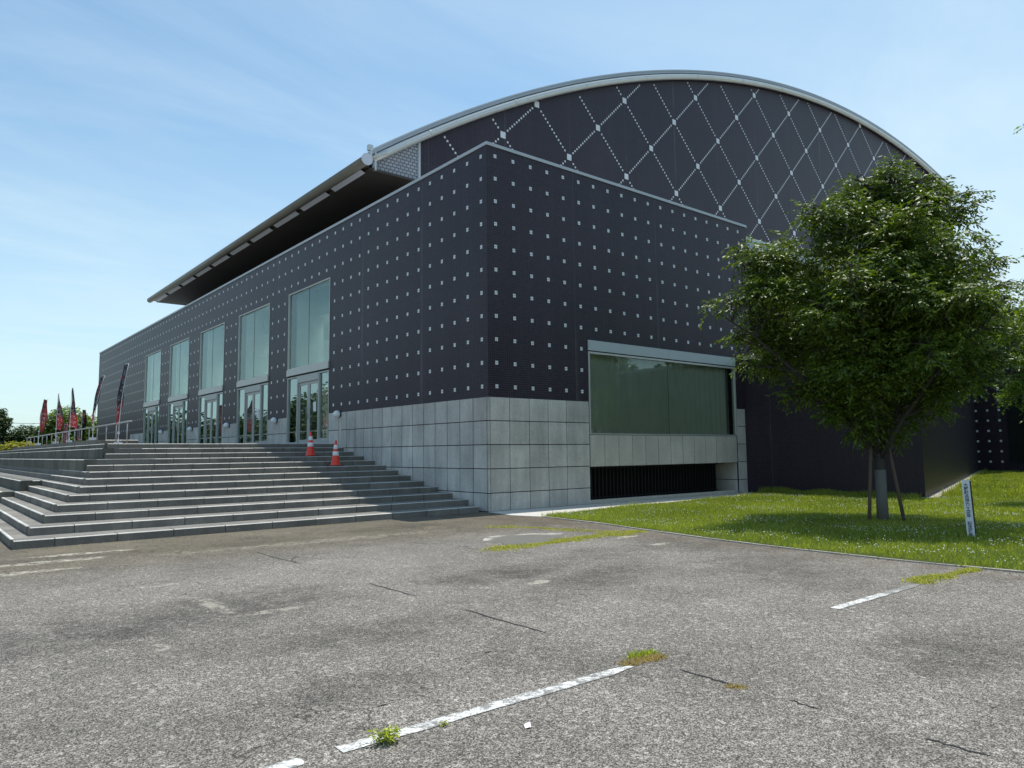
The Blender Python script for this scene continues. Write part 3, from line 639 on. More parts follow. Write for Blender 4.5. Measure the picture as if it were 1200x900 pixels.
# lobby behind the glass
m = MB()
m.box((.3, 8.6, 1.70), (7, 36, 1.79)); m.box((7, 8.6, 1.7), (7.1, 36, 8)); m.box((.3, 8.5, 1.7), (7, 8.6, 8)); m.box((.3, 36, 1.7), (7, 36.1, 8)); m.box((.3, 8.5, 7.95), (7.1, 36.1, 8.05))
m.build('lobby', M['interior'], hall)
m = MB(); m.box((1.1, 8.6, 6.85), (1.5, 36, 7.95)); m.box((.3, 8.6, 4.40), (2.6, 36, 4.62)); m.build('lobby_bulkhead', M['interior'], hall)
for i in range(5):
    y = BAYS[i][1]-.1; m = MB(); m.box((.31, y, 1.8), (1.4, y+1.2, 7.9)); m.build('lobby_pier', M['interior'], hall)
for x, y, z in ((1.3, 18.43, 6.03), (1.3, 25.96, 5.52), (1.3, 31.21, 5.96)):
    m = MB(); m.box((x-.04, y-.16, z-.035), (x+.04, y+.16, z+.035)); m.build('lobby_lamp', M['glow'], hall)
for i in range(7):  # added emitters, unseen behind the bulkhead, to brighten the lobby
    y = 9.8+i*3.9; m = MB(); m.box((1.65, y, 7.88), (2.45, y+2.2, 7.94)); m.build('hidden_fill_panel', M['glow'], hall)
# wall lamps on the piers
LAMPY = [8.14]+[12.65+PITCHY*i+.97 for i in range(4)]
for y in LAMPY:
    z = 2.78; m = MB(); m.tube([(0, y, z), (-.05, y, z)], .10, 12); m.tube([(-.02, y, z-.04), (-.09, y, z-.02)], .03, 8); lp = m.build('wall_lamp', M['black'], hall)
    bm = bmesh.new(); bmesh.ops.create_uvsphere(bm, u_segments=14, v_segments=9, radius=.125); me = bpy.data.meshes.new('lamp_globe'); bm.to_mesh(me); bm.free()
    me.materials.append(M['globe']); me.polygons.foreach_set('use_smooth', [True]*len(me.polygons)); link('lamp_globe', me, lp, (-.13, y, z))
m = MB(); m.box((-.02, 8.02, 1.85), (-.0075, 8.16, 2.66)); m.build('lamp_conduit', M['panel'], hall)

# --- arched roof
GY = 7.27; CX, CZ, CR = 38.04, -41.91, 65.17
def arcz(x, r=CR): return CZ+math.sqrt(max(0, r*r-(x-CX)**2))
XW, XR = 2.49, 52.0
m = MB(); n = 60
xs = [XW+(XR-XW)*i/n for i in range(n+1)]
zb = 8.0
for i in range(n):
    m.poly([(xs[i], GY, zb), (xs[i+1], GY, zb), (xs[i+1], GY, arcz(xs[i+1])-.05), (xs[i], GY, arcz(xs[i])-.05)])
m.poly([(XE-.1, GY+.001, -.05), (XR, GY+.001, -.05), (XR, GY+.001, zb), (XE-.1, GY+.001, zb)])
m.poly([(XW, GY, zb), (XW, GY, arcz(XW)), (XW, 35, arcz(XW)), (XW, 35, zb)])
m.poly([(XR, GY, zb), (XR, 35, zb), (XR, 35, arcz(XR)), (XR, GY, arcz(XR))])
for i in range(n):
    m.poly([(xs[i+1], 35, zb), (xs[i], 35, zb), (xs[i], 35, arcz(xs[i])), (xs[i+1], 35, arcz(xs[i+1]))])
m.build('gable_wall', M['tile'], hall)
# pale block panel at the eave end of the gable
m = MB(); n = 6; xs2 = [0.62+(XW-0.62)*i/n for i in range(n+1)]
for i in range(n): m.poly([(xs2[i], GY-.02, 11.10), (xs2[i+1], GY-.02, 11.10), (xs2[i+1], GY-.02, arcz(xs2[i+1])-.05), (xs2[i], GY-.02, arcz(xs2[i])-.05)])
m.build('block_panel', M['block'], hall)
m = MB(); m.box((XW-.02, GY-.05, 10.9), (XW+.07, GY+.01, arcz(XW)-.1)); m.build('panel_trim', M['coping'], hall)
# lattice of small tiles
lt = MB(); C = 1.8; x00, z00 = 6.395, 13.914; stp = C/15
def inside(x, z): return XW+.25 < x < XR-.1 and 9.5 < z < arcz(x)-.30 and not (x > XE and z < 12.85)
for mm in range(-8, 20):
    for sgn in (1, -1):
        # diagonal lines through nodes x = x00+3.6*mm
        for i in range(-70, 110):
            z = z00+i*stp
            x = x00+3.6*mm+sgn*i*stp
            if i % 15 in (14, 0, 1): continue
            if inside(x, z) and i % 1 == 0: lt.box((x-.037, GY-.006, z-.039), (x+.037, GY+.004, z+.039))
lat = lt.build('lattice_tiles', M['lattice'], hall); tag(lat, kind='stuff')
node = None
for i in range(-4, 8):
    z = z00+C*i
    for mm in range(-8, 20):
        x = x00+3.6*mm+(C if i % 2 else 0)
        if inside(x, z):
            if node is None:
                q = MB(); q.box((-.125, -.014, -.13), (.125, .004, .13)); node = q.build('lattice_node_tile', M['lattice'], hall, loc=(x, GY, z))
            else:
                c = node.copy(); COL.objects.link(c); c.location = (x, GY, z)
# lower clerestory strip right of the box
m = MB(); m.box((XE+.05, GY-.06, 12.08), (XR, GY-.002, 12.8)); m.build('clerestory_band', M['lintel'], hall)
cw = MB(); cw.box((XE+.05, GY-.05, 9.45), (XR, GY-.002, 9.55))
x = XE+.1
while x < XR: cw.box((x, GY-.05, 9.55), (x+.06, GY-.003, 12.08)); x += 2.4
cwo = cw.build('clerestory_window', M['alu'], hall)
x = XE+.1
while x < XR-2.4:
    m = MB(); m.poly([(x+.06, GY-.03, 9.55), (x+2.4, GY-.03, 9.55), (x+2.4, GY-.03, 12.08), (x+.06, GY-.03, 12.08)]); m.build('pane', M['big_glass'], cwo); x += 2.4
# verge tube + cap
kk = (7.1+14.546)/(7.27+14.546); VX, VZ, VRd = CAM.x+(CX-CAM.x)*kk, CAM.z+(CZ-CAM.z)*kk, CR*kk
def arcp(x, r): return VZ+math.sqrt(max(0, r*r-(x-VX)**2))
vp = [(.55+(XR+.1-.55)*i/90, 7.08, 0) for i in range(91)]
vp = [(x, y, arcp(x, VRd)) for x, y, _ in vp]
m = MB(); m.tube(vp, .145, 12)
for i in range(4, 90, 7):
    x, y, z = vp[i]; x2, _, z2 = vp[i+1]; t = Vector((x2-x, 0, z2-z)).normalized()*.03
    m.tube([(x-t.x, y, z-t.z), (x+t.x, y, z+t.z)], .156, 12)
m.build('verge_tube', M['tube'], hall, True)
m = MB(); N_ = 90; RT = VRd+.275; RB = VRd+.15
pr = []
for i in range(N_+1):
    x = .42+(XR+.15-.42)*i/N_; pr.append((x, arcp(x, RT), arcp(x, RB)))
for i in range(N_):
    xa, ta, ba = pr[i]; xb, tb_, bb = pr[i+1]
    m.poly([(xa, 7.0, ba), (xb, 7.0, bb), (xb, 7.0, tb_), (xa, 7.0, ta)]); m.poly([(xa, 7.0, ta), (xb, 7.0, tb_), (xb, 35.25, tb_), (xa, 35.25, ta)])
    m.poly([(xa, 7.0, ba), (xa, 35.25, ba), (xb, 35.25, bb), (xb, 7.0, bb)]); m.poly([(xb, 35.25, bb), (xa, 35.25, ba), (xa, 35.25, ta), (xb, 35.25, tb_)])
xa, ta, ba = pr[0]; m.poly([(xa, 7.0, ba), (xa, 7.0, ta), (xa, 35.25, ta), (xa, 35.25, ba)])
m.build('arched_roof', M['roof'], hall)
for dz in (.10,):
    m = MB()
    for i in range(N_):
        xa, ta, ba = pr[i]; xb, tb_, bb = pr[i+1]; m.poly([(xa, 6.985, ta-.02), (xb, 6.985, tb_-.02), (xb, 6.985, tb_+.04), (xa, 6.985, ta+.04)]); m.poly([(xa, 6.985, ta+.04), (xb, 6.985, tb_+.04), (xb, 7.1, tb_+.04), (xa, 7.1, ta+.04)])
    m.build('verge_flashing', M['coping'], hall)
# eave: gutter tube, light panels, soffit, end piece
m = MB(); m.tube([(.2, 6.8, 11.22), (.2, 35.3, 11.22)], .165, 14)
for y in np.arange(8.2, 35, 1.35): m.box((.17, y-.02, 11.375), (.23, y+.02, 11.415))
m.build('eave_tube', M['eave'], hall, True)
m = MB(); m.tube([(.2, 6.775, 11.22), (.2, 6.81, 11.22)], .205, 16); m.build('tube_end_cap', M['eavepanel'], hall)
m = MB(); m.tube([(.42, 6.95, 11.35), (.42, 6.95, 11.75)], .05, 8); m.box((.33, 6.92, 11.62), (.50, 7.05, 11.82)); m.box((.60, 6.98, 11.0), (.66, 7.1, 11.62)); m.build('gutter_bracket', M['tube'], hall)
m = MB(); m.box((.45, 7.10, 11.02), (2.6, 34.7, 11.09)); m.build('soffit', M['soffit'], hall)
m = MB(); m.box((.28, 7.2, 11.12), (.50, 34.9, 11.2)); m.build('eave_beam', M['soffit'], hall)
y = 7.42
for i in range(10):
    m = MB(); m.poly([(.29, y, 11.07), (.47, y, 10.995), (.47, y+2.3, 10.995), (.29, y+2.3, 11.07)][::-1]); m.poly([(.29, y, 11.075), (.29, y+2.3, 11.075), (.47, y+2.3, 11.0), (.47, y, 11.0)][::-1]); m.build('eave_light_panel', M['eavepanel'], hall); y += 2.735

# --- low annex with the oblique wall, and the far wing
AZ = 4.56
m = MB(); m.prism([(11.15, .15), (11.15, -5.7), (38.0, 1.9), (38.0, 7.2), (11.7, 7.2), (11.7, .15)], -.05, AZ); m.build('annex_wall', M['tile'], hall)
m = MB(); m.prism([(11.10, -.03), (11.10, -5.77), (38.0, 1.83), (38.0, 2.2), (11.5, -5.3), (11.5, -.03)], AZ, AZ+.10); m.build('annex_coping', M['coping'], hall)
dx, dy = (38-11.15), (1.9+5.7); ln = math.hypot(dx, dy); ux, uy = dx/ln, dy/ln; nx, ny = uy, -ux
n = 24
for i in range(n):
    a0, a1 = ln*i/n+.01, ln*(i+1)/n-.01; m = MB()
    p0 = (11.15+ux*a0, -5.7+uy*a0); p1 = (11.15+ux*a1, -5.7+uy*a1)
    m.prism([(p0[0]+nx*.30, p0[1]+ny*.30), (p1[0]+nx*.30, p1[1]+ny*.30), p1, p0], -.04, .07); m.build('edging_stone', M['kerb'], hall)
m = MB(); m.box((38.01, -18, -.05), (60, 7.25, H)); m.build('wing_wall', M['tile'], hall)
m = MB(); m.box((37.98, -18.03, H), (60.03, 7.25, H+.09)); m.build('wing_coping', M['coping'], hall)
wt = MB()
for y in [1.25+.6*i for i in range(-22, 9)]:
    for j in range(15):
        z = 9.0-.6*j
        if y < .4 and z < 4.3: continue
        wt.box((38.0, y-.058, z-.058), (38.012, y+.058, z+.058))
tag(wt.build('white_accent_tiles', M['white_tile'], hall), kind='stuff')
m = MB(); m.box((37.985, -9.5, .5), (38.02, -.1, 4.2)); ww = m.build('wing_window', M['black'], hall)
for i in range(4):
    m = MB(); y = -9.4+i*2.43; m.poly([(37.975, y, .6), (37.975, y, 4.1), (37.975, y+2.36, 4.1), (37.975, y+2.36, .6)]); m.build('pane', M['big_glass'], ww)

# ================================================================== LOOSE THINGS
def lathe(mb, prof, seg, mi=0, c=(0, 0)):
    n0 = len(mb.v)
    for r_, z_ in prof:
        for j in range(seg): a_ = 2*math.pi*j/seg; mb.v.append((c[0]+r_*math.cos(a_), c[1]+r_*math.sin(a_), z_))
    for i in range(len(prof)-1):
        for j in range(seg):
            a_ = n0+i*seg+j; b_ = n0+i*seg+(j+1) % seg; mb.f.append((a_, b_, b_+seg, a_+seg)); mb.mi.append(mi)
def cone_r(z): return .135-(.135-.028)*(z-.03)/.70
def make_cone(loc, rz, label):
    root = empty('traffic_cone', loc); root.rotation_euler.z = rz
    tag(root, label, 'traffic cone', 'traffic cones on the steps')
    def part(nm, mb, mat, sm=True):
        me = bpy.data.meshes.new(nm); me.from_pydata(mb.v, [], mb.f); me.materials.append(mat)
        if sm: me.polygons.foreach_set('use_smooth', [True]*len(mb.f))
        me.update(); o = bpy.data.objects.new(nm, me); COL.objects.link(o); o.parent = root; return o
    b_ = MB(); b_.prism([(.19, -.15), (.19, .15), (.15, .19), (-.15, .19), (-.19, .15), (-.19, -.15), (-.15, -.19), (.15, -.19)], 0, .03); part('base', b_, M['cone_b'], False)
    c_ = MB(); lathe(c_, [(.165, .03), (.15, .045)]+[(cone_r(z), z) for z in (.06, .2, .4, .6, .73)]+[(.02, .745), (.001, .75)], 20); part('cone_body', c_, M['cone'])
    for z0, z1 in ((.30, .42), (.49, .61)):
        s_ = MB(); lathe(s_, [(cone_r(z0)+.001, z0), (cone_r(z0)+.004, z0+.003), (cone_r(z1)+.004, z1-.003), (cone_r(z1)+.001, z1)], 20); part('reflective_band', s_, M['cone_w'])
    return root
make_cone((-1.69, 6.68, RZ*10), .3, 'orange traffic cone with white bands, the farther and higher of two on the steps')
make_cone((-1.53, 5.30, RZ*8), .1, 'orange traffic cone with white bands, the nearer and lower of two on the steps')

# banners
def banner(x, y, zb, hgt, wid, lean, curl, mat, label, seed):
    rnd = random.Random(seed); root = empty('banner_flag', (x, y, zb)); tag(root, label, 'banner', 'tall banners along the terrace')
    path = []; 
    for i in range(9):
        t = i/8; path.append((x+lean*t**2.2*VR.x, y+lean*t**2.2*VR.y, zb+hgt*t))
    m = MB(); m.tube(path, [.016-.008*i/8 for i in range(9)], 6); m.build('pole', M['pole'], root, True)
    vd = Vector((x-CAM.x, y-CAM.y, 0)).normalized(); rot = lambda v_, a_: Vector((v_.x*math.cos(a_)-v_.y*math.sin(a_), v_.x*math.sin(a_)+v_.y*math.cos(a_), 0))
    tp = path[-1]; m = MB(); dirx = rot(vd, curl)
    point = abs(curl) > .5 and curl < 0
    m.tube([tp, tuple(Vector(tp)+dirx*wid*(.3 if point else 1))], .008, 5); m.build('top_arm', M['pole'], root, True)
    n, k = 22, 5; V = []; F = []; UV = []
    for i in range(n+1):
        t = i/n; z = zb+hgt*(.995-.70*t); s = (z-zb)/hgt; bx, by = x+lean*s**2.2*VR.x, y+lean*s**2.2*VR.y
        ww = wid*(min(1, .22+2.2*t) if point else 1); dd = rot(vd, curl*(1+.25*math.sin(4*t+seed)))
        for j in range(k+1):
            u = j/k; off = .07*math.sin(6*t+3.5*u+seed)*(t+.2); V.append((bx+dd.x*ww*u-dd.y*off, by+dd.y*ww*u+dd.x*off, z-.10*u*t)); UV.append((u, 1-t))
    for i in range(n):
        for j in range(k): a_ = i*(k+1)+j; F.append((a_, a_+1, a_+k+2, a_+k+1))
    me = bpy.data.meshes.new('cloth'); me.from_pydata(V, [], F); me.materials.append(mat); uvl = me.uv_layers.new(name='UVMap')
    for lp_ in me.loops: uvl.data[lp_.index].uv = UV[lp_.vertex_index]
    me.polygons.foreach_set('use_smooth', [True]*len(F)); me.update(); link('cloth', me, root)
    b_ = MB(); b_.box((x-.12, y-.12, zb), (x+.12, y+.12, zb+.16)); b_.build('weight', M['white'], root)
    # knotted ties
    for zt in (.45, .80):
        t_ = MB(); t_.box((x-.04, y-.035, zb+zt), (x+.04, y+.035, zb+zt+.07)); t_.build('tie', M['white'], root)
fm = [flag_mat('banner_cloth', 1.3, (.012, .012, .02), (.35, .015, .02), .28), flag_mat('banner_cloth', 4.1, (.02, .018, .03), (.28, .012, .02), .36), flag_mat('banner_cloth', 7.7, (.20, .02, .03), (.30, .012, .02), .3), flag_mat('banner_cloth', 9.2, (.015, .015, .03), (.32, .02, .03), .25)]
banner(-5.25, 15.27, 1.807, 3.03, .30, .28, .42, fm[0], 'tall black banner with white print and pink tip, nearest the glass doors', 1)
banner(-5.2, 20.4, 2.085, 2.75, .30, .40, .38, fm[3], 'leaning black banner on a bent pole in front of the wall corner', 2)
banner(-5.1, 26.87, 2.085, 2.72, .48, .02, -.58, fm[1], 'tall pointed red and black banner, third from the doors', 3)
banner(-5.15, 30.8, 2.085, 2.72, .46, .03, -.54, fm[1], 'red over black banner in front of the round light-green tree', 4)
banner(-5.3, 36.1, 2.085, 2.72, .60, .20, -.44, fm[2], 'square-topped red banner at the left end of the terrace', 5)
banner(-1.75, 44.85, 1.807, 2.94, .55, .02, -.4, fm[3], 'small distant dark banner close to the far corner of the hall', 6)
banner(-1.9, 50.0, 1.807, 2.1, .6, .02, .4, fm[2], 'short distant red banner seen between the two pointed banners', 7)
banner(-1.6, 46.5, 1.807, 1.9, .6, .02, .3, fm[1], 'short distant maroon banner low behind the handrail posts', 8)
banner(-2.6, 48.6, 1.3, 1.6, .6, .02, .3, fm[2], 'lowest distant red banner at the leftmost end behind the rail', 9)
# commemorative post
P0 = Vector((2.28, -9.89, 0)); root = empty('marker_post', P0)
tag(root, 'white square wooden marker post with vertical black lettering standing in the grass', 'marker post')
to_cam = (CAM-P0); ang = math.atan2(to_cam.y, to_cam.x)-R(14)+math.pi/2
root.rotation_euler = (0, 0, ang); 
lean = Matrix.Rotation(R(4.2), 4, 'Y')
def local(nm, mb, mat, parent):
    me = bpy.data.meshes.new(nm); me.from_pydata(mb.v, [], mb.f); me.materials.append(mat); me.transform(lean.inverted() if False else lean); me.update()
    o = bpy.data.objects.new(nm, me); COL.objects.link(o); o.parent = parent; return o
b_ = MB(); b_.box((-.055, -.045, -.1), (.055, .045, .93)); s_ = .0
lean = Matrix.Rotation(R(-2.2), 4, 'Y')
local('post_body', b_, M['white'], root)
b_ = MB(); b_.prism([(-.055, -.045), (.055, -.045), (.055, .045), (-.055, .045)], .93, .935); local('post_cap', b_, M['white'], root)
b_ = MB(); b_.box((.0555, -.03, .02), (.059, .045, .92)); local('side_board', b_, M['black'], root)
try:
    cu = bpy.data.curves.new('lettering', 'FONT'); cu.body = '\n'.join('大野町合併六十周年　記念植樹'); cu.size = .066; cu.space_line = .93; cu.align_x = 'CENTER'; cu.resolution_u = 2; cu.extrude = .0008
    cu.offset = .0012
    to = bpy.data.objects.new('lettering', cu); COL.objects.link(to); bpy.context.view_layer.update()
    me = bpy.data.meshes.new_from_object(to.evaluated_get(bpy.context.evaluated_depsgraph_get())); bpy.data.objects.remove(to)
    me.materials.clear(); me.materials.append(M['ink'])
    me.transform(lean @ Matrix.Translation((0, -.0465, .83)) @ Matrix.Rotation(R(90), 4, 'X')); o = bpy.data.objects.new('lettering', me); COL.objects.link(o); o.parent = root
except Exception as ex: print('text', ex)

# ================================================================== TREES
def tube_path(a, b, sag, n, rnd):
    a, b = Vector(a), Vector(b); out = []
    off = Vector((rnd.uniform(-1, 1), rnd.uniform(-1, 1), 0))*sag
    for i in range(n+1):
        t = i/n; p = a.lerp(b, t); p.z += sag*1.2*math.sin(math.pi*t)*.4; p += off*math.sin(math.pi*t)*.6; out.append(p)
    return out
def leaves(lobes, n_twig, per, llen, lwid, twig_len, g, droop=.5, jit=1.0, shell=.45):
    c = np.array([l[0] for l in lobes], float); r = np.array([l[1] for l in lobes], float)
    pr = r**2.0; pr /= pr.sum(); idx = g.choice(len(lobes), n_twig, p=pr)
    d = g.normal(size=(n_twig, 3)); d /= np.linalg.norm(d, axis=1, keepdims=True)
    rad = (shell+(1-shell)*g.random(n_twig)**.6); rad[g.random(n_twig) < .25] *= .6
    d[:, 2] *= .80
    o = c[idx]+d*(r[idx]*rad)[:, None]
    td = d*.9+g.normal(size=(n_twig, 3))*.45; td[:, 2] = td[:, 2]*.5-droop*.35; td /= np.linalg.norm(td, axis=1, keepdims=True)
    side = np.cross(td, np.array([0, 0, 1.0])); side /= (np.linalg.norm(side, axis=1, keepdims=True)+1e-6)
    tw = np.repeat(np.arange(n_twig), per); n = len(tw); t = np.tile(np.arange(per)/per, n_twig)+g.random(n)*.08
    sg = np.where(np.tile(np.arange(per), n_twig) % 2 == 0, 1.0, -1.0)
    p = o[tw]+td[tw]*(t*twig_len)[:, None]; p[:, 2] -= droop*.35*twig_len*t*t
    ld = side[tw]*sg[:, None]*.8+td[tw]*.7+g.normal(size=(n, 3))*.28*jit; ld[:, 2] -= .2+.5*droop; ld /= np.linalg.norm(ld, axis=1, keepdims=True)
    nr = np.array([0, 0, 1.0])+g.normal(size=(n, 3))*.55*jit; nr -= ld*(nr*ld).sum(1, keepdims=True); nr /= np.linalg.norm(nr, axis=1, keepdims=True)
    wd = np.cross(ld, nr); s = (0.7+.6*g.random(n))[:, None]
    v = np.empty((n, 4, 3)); v[:, 0] = p; v[:, 1] = p+ld*llen*s*.45+wd*lwid*s*.5+nr*llen*.04; v[:, 2] = p+ld*llen*s; v[:, 3] = p+ld*llen*s*.45-wd*lwid*s*.5+nr*llen*.04
    tone = np.clip(g.random(n)*.55+np.repeat(g.random(n_twig), per)*.5-.02, 0, 1)
    col = np.repeat(tone[:, None], 4, 0).repeat(3, 1)
    return v.reshape(-1, 3), np.arange(n*4).reshape(-1, 4), col
def tree(name, label, cat, base, fork_z, r0, lobes, n_twig, per, llen, lwid, tl, mat, seed, group=None, droop=.5, limbs=True, shell=.45, leaf_lobes=None):
    rnd = random.Random(seed); g_ = np.random.default_rng(seed); root = empty(name, base); tag(root, label, cat, group)
    m = MB(); b = Vector(base); fk = b+Vector((rnd.uniform(-.05, .05), rnd.uniform(-.05, .05), fork_z))
    path = [b+Vector((0, 0, -.1)), b+Vector((0, 0, .05)), b.lerp(fk, .4)+Vector((.01, 0, 0)), b.lerp(fk, .75), fk]; m.tube(path, [r0*1.25, r0*1.08, r0*.95, r0*.92, r0*.95], 10)
    if limbs:
        cs = [Vector(c) for c, _ in lobes]; prim = [max(range(len(cs)), key=lambda i: cs[i].z)]
        while len(prim) < min(7, len(cs)): prim.append(max(range(len(cs)), key=lambda i: min((cs[i]-cs[j]).length for j in prim)))
        pts_ = []
        for i in prim:
            st = fk+Vector((rnd.uniform(-.3, .3)*r0, rnd.uniform(-.3, .3)*r0, rnd.uniform(-.3, .05)*fork_z*.35)); c = cs[i]
            mid = st.lerp(c, .45)+Vector((0, 0, .12*(c-st).length)); pth = []
            for k in range(9):
                t = k/8; pth.append(st*(1-t)**2+mid*2*t*(1-t)+c*t*t+Vector((rnd.uniform(-1, 1), rnd.uniform(-1, 1), rnd.uniform(-1, 1)))*.035)
            ra = [r0*.62*(1-.84*(k/8)**.8) for k in range(9)]; m.tube(pth, ra, 7); pts_ += [(pth[k], ra[k]) for k in range(2, 8)]
        for i, (c, r_) in enumerate(lobes):
            c = Vector(c)
            if i not in prim:
                st, rs = min(pts_, key=lambda q_: (q_[0]-c).length+(2 if q_[0].z > c.z-.1 else 0)); pth = tube_path(st, c, .10*(c-st).length, 6, rnd); rs *= .6
                m.tube(pth, [rs*(1-.75*k/6) for k in range(7)], 6)
            else: rs = r0*.2; pth = [c]
            for q in range(7):
                dd = Vector((rnd.gauss(0, 1), rnd.gauss(0, 1), rnd.gauss(.2, .7))).normalized(); s0 = pth[rnd.randint(len(pth)//2, len(pth)-1)]
                m.tube(tube_path(s0, c+dd*r_*.85, .06, 3, rnd), [.014, .011, .008, .004], 5, cap=False)
    m.build('trunk', M['bark'], root, True)
    v, q, c = leaves(leaf_lobes or lobes, n_twig, per, llen, lwid, tl, g_, droop, shell=shell); v = v-np.array(base)[None, :]; np_mesh('crown', v, quads=q, mat=mat, colors=c, parent=root).location = (0, 0, 0)
    return root
TB = Vector((3.93, -7.74, 0.02))
LB = [(.62, 7.0, .34, 0), (.35, 6.65, .46, .1), (.95, 6.45, .42, -.3), (.0, 1.85, .34, .2), (-.45, 2.0, .36, -.3), (.5, 1.95, .36, .3), (0.46, 6.2, 0.74, .2), (-0.66, 5.85, 0.62, -.5), (1.15, 5.4, 0.70, .5), (-1.75, 5.25, 0.68, .3), (-2.3, 5.45, .36, .1), (-1.2, 5.5, .5, .2), (-2.0, 4.45, 0.58, -.4), (-1.11, 4.67, .86, .8), (0.1, 4.75, .95, -1.0), (1.3, 4.13, .85, .6), (-1.75, 3.55, 0.62, .5), (-0.78, 3.3, .85, -1.0),
      (0.43, 3.2, .9, .9), (1.35, 3.15, 0.62, -.8), (-1.05, 2.85, 0.5, -.2), (-0.3, 2.5, 0.5, .6), (0.8, 2.55, 0.5, -.5), (.2, 5.5, .8, 1.2), (-.2, 4.0, .9, 1.6), (.3, 3.8, .9, -1.7), (1.0, 3.3, .7, 1.5), (-1.2, 3.8, .7, 1.5), (-.3, 3.6, .8, 0), (-.7, 4.3, .85, -1.5), (.8, 4.8, .8, -1.3), (-1.45, 4.1, .55, -1.3), (1.25, 3.75, .65, -1.3), (0, 5.5, .7, -.9), (1.95, 4.2, .36, .1), (-.4, 2.8, .6, -.9), (.4, 2.75, .6, 1.0)]
SPR = [((1.2, 5.7, .3), (1.75, 6.4, .1)), ((1.75, 6.3, .1), (2.35, 6.72, .1)), ((.5, 6.9, .1), (.72, 7.45, .1)), ((.1, 6.6, .1), (-.1, 7.05, .1)), ((1.0, 6.5, -.2), (1.3, 7.0, -.2)), ((-.6, 6.2, -.4), (-.42, 6.85, -.2)), ((-1.6, 5.3, .3), (-2.6, 5.8, .3)), ((-2.1, 4.6, -.3), (-3.45, 4.38, -.2)), ((-2.1, 4.2, .2), (-2.9, 3.75, .3)), ((1.6, 4.4, .4), (2.35, 5.2, .3)), ((2.2, 5.0, .3), (2.85, 5.45, .3)), ((1.9, 4.5, -.2), (2.8, 4.75, -.3)), ((1.9, 4.0, .2), (2.6, 4.05, .2)),
       ((1.5, 3.2, -.5), (2.35, 3.35, -.6)), ((1.4, 2.9, .5), (2.2, 2.75, .6)), ((-1.6, 3.3, .4), (-2.5, 3.15, .4)), ((-1.2, 2.8, -.1), (-2.0, 2.55, -.2)), ((.8, 2.4, .2), (1.5, 2.2, .3)), ((-.6, 2.3, -.2), (-1.2, 2.2, -.4)), ((-1.0, 5.8, -.5), (-1.5, 6.35, -.5)), ((.9, 6.0, -.5), (1.2, 6.75, -.5)), ((0, 3.4, -1.6), (-.3, 3.0, -2.5)), ((.8, 4.2, -1.5), (1.2, 4.0, -2.4)), ((-.9, 4.5, -1.4), (-1.4, 4.6, -2.2)), ((.2, 5.6, -1.0), (.2, 6.0, -1.7)), ((0, 4.0, 1.8), (0, 4.0, 2.6)), ((-1, 3.8, 1.6), (-1.7, 3.7, 2.2))]
rs_ = random.Random(31)
for a_, b_ in SPR:
    for q in range(4):
        t = (q+.4)/3.6; LB.append((a_[0]+(b_[0]-a_[0])*t, a_[1]+(b_[1]-a_[1])*t+rs_.uniform(-.06, .06), .30-.17*t, a_[2]+(b_[2]-a_[2])*t))
lob = [((TB.x+VR.x*a_+VF.x*d_, TB.y+VR.y*a_+VF.y*d_, z_), r_) for a_, z_, r_, d_ in LB]
def clump(lob, rnd, keep=.55):
    out = []
    for p_, r_ in lob:
        if r_ < .42: out.append((p_, r_)); continue
        out.append((p_, r_*.42))
        for q in range(int(7+9*r_)):
            d = Vector((rnd.gauss(0, 1), rnd.gauss(0, 1), rnd.gauss(.15, .8))).normalized(); rr = r_*rnd.uniform(.62, 1.02)
            out.append(((p_[0]+d.x*rr, p_[1]+d.y*rr, p_[2]+d.z*rr*.95), r_*rnd.uniform(.20, .34)))
    return out

lobc = clump(lob, random.Random(77)); tr = tree('zelkova_tree', 'young dark green zelkova with pale wrapped trunk on the lawn before the annex wall', 'tree', tuple(TB), 1.35, .098, lob, 14500, 9, .098, .036, .32, M['leaf'], 11, droop=.5, leaf_lobes=lobc)
m = MB(); m.tube([TB+Vector((0, 0, -.02)), TB+Vector((0, 0, .5)), TB+Vector((0, 0, 1.02))], [.115, .104, .104], 14); m.build('trunk_wrap', M['wrap'], tr, True)
for s_, lab in ((-1, 'brown log stake leaning on the left side of the young tree'), (1, 'brown log stake leaning on the right side of the young tree')):
    a_ = TB+VR*(.36*s_+.02)-VF*.12; b_ = TB+VR*(.16*s_)-VF*.02; root = empty('support_stake', a_)
    tag(root, lab, 'stake', 'stakes propping the young tree'); m = MB(); m.tube([(a_.x, a_.y, -.1), (a_.x*.5+b_.x*.5, a_.y*.5+b_.y*.5, .78), (b_.x, b_.y, 1.62)], [.036, .034, .03], 9); m.build('log', M['log'], root, True)
    m = MB(); q = TB.lerp(b_, .0); m.tube([(b_.x, b_.y, 1.45), (TB.x, TB.y, 1.45)], .02, 6); m.build('tie', M['black'], root, True)
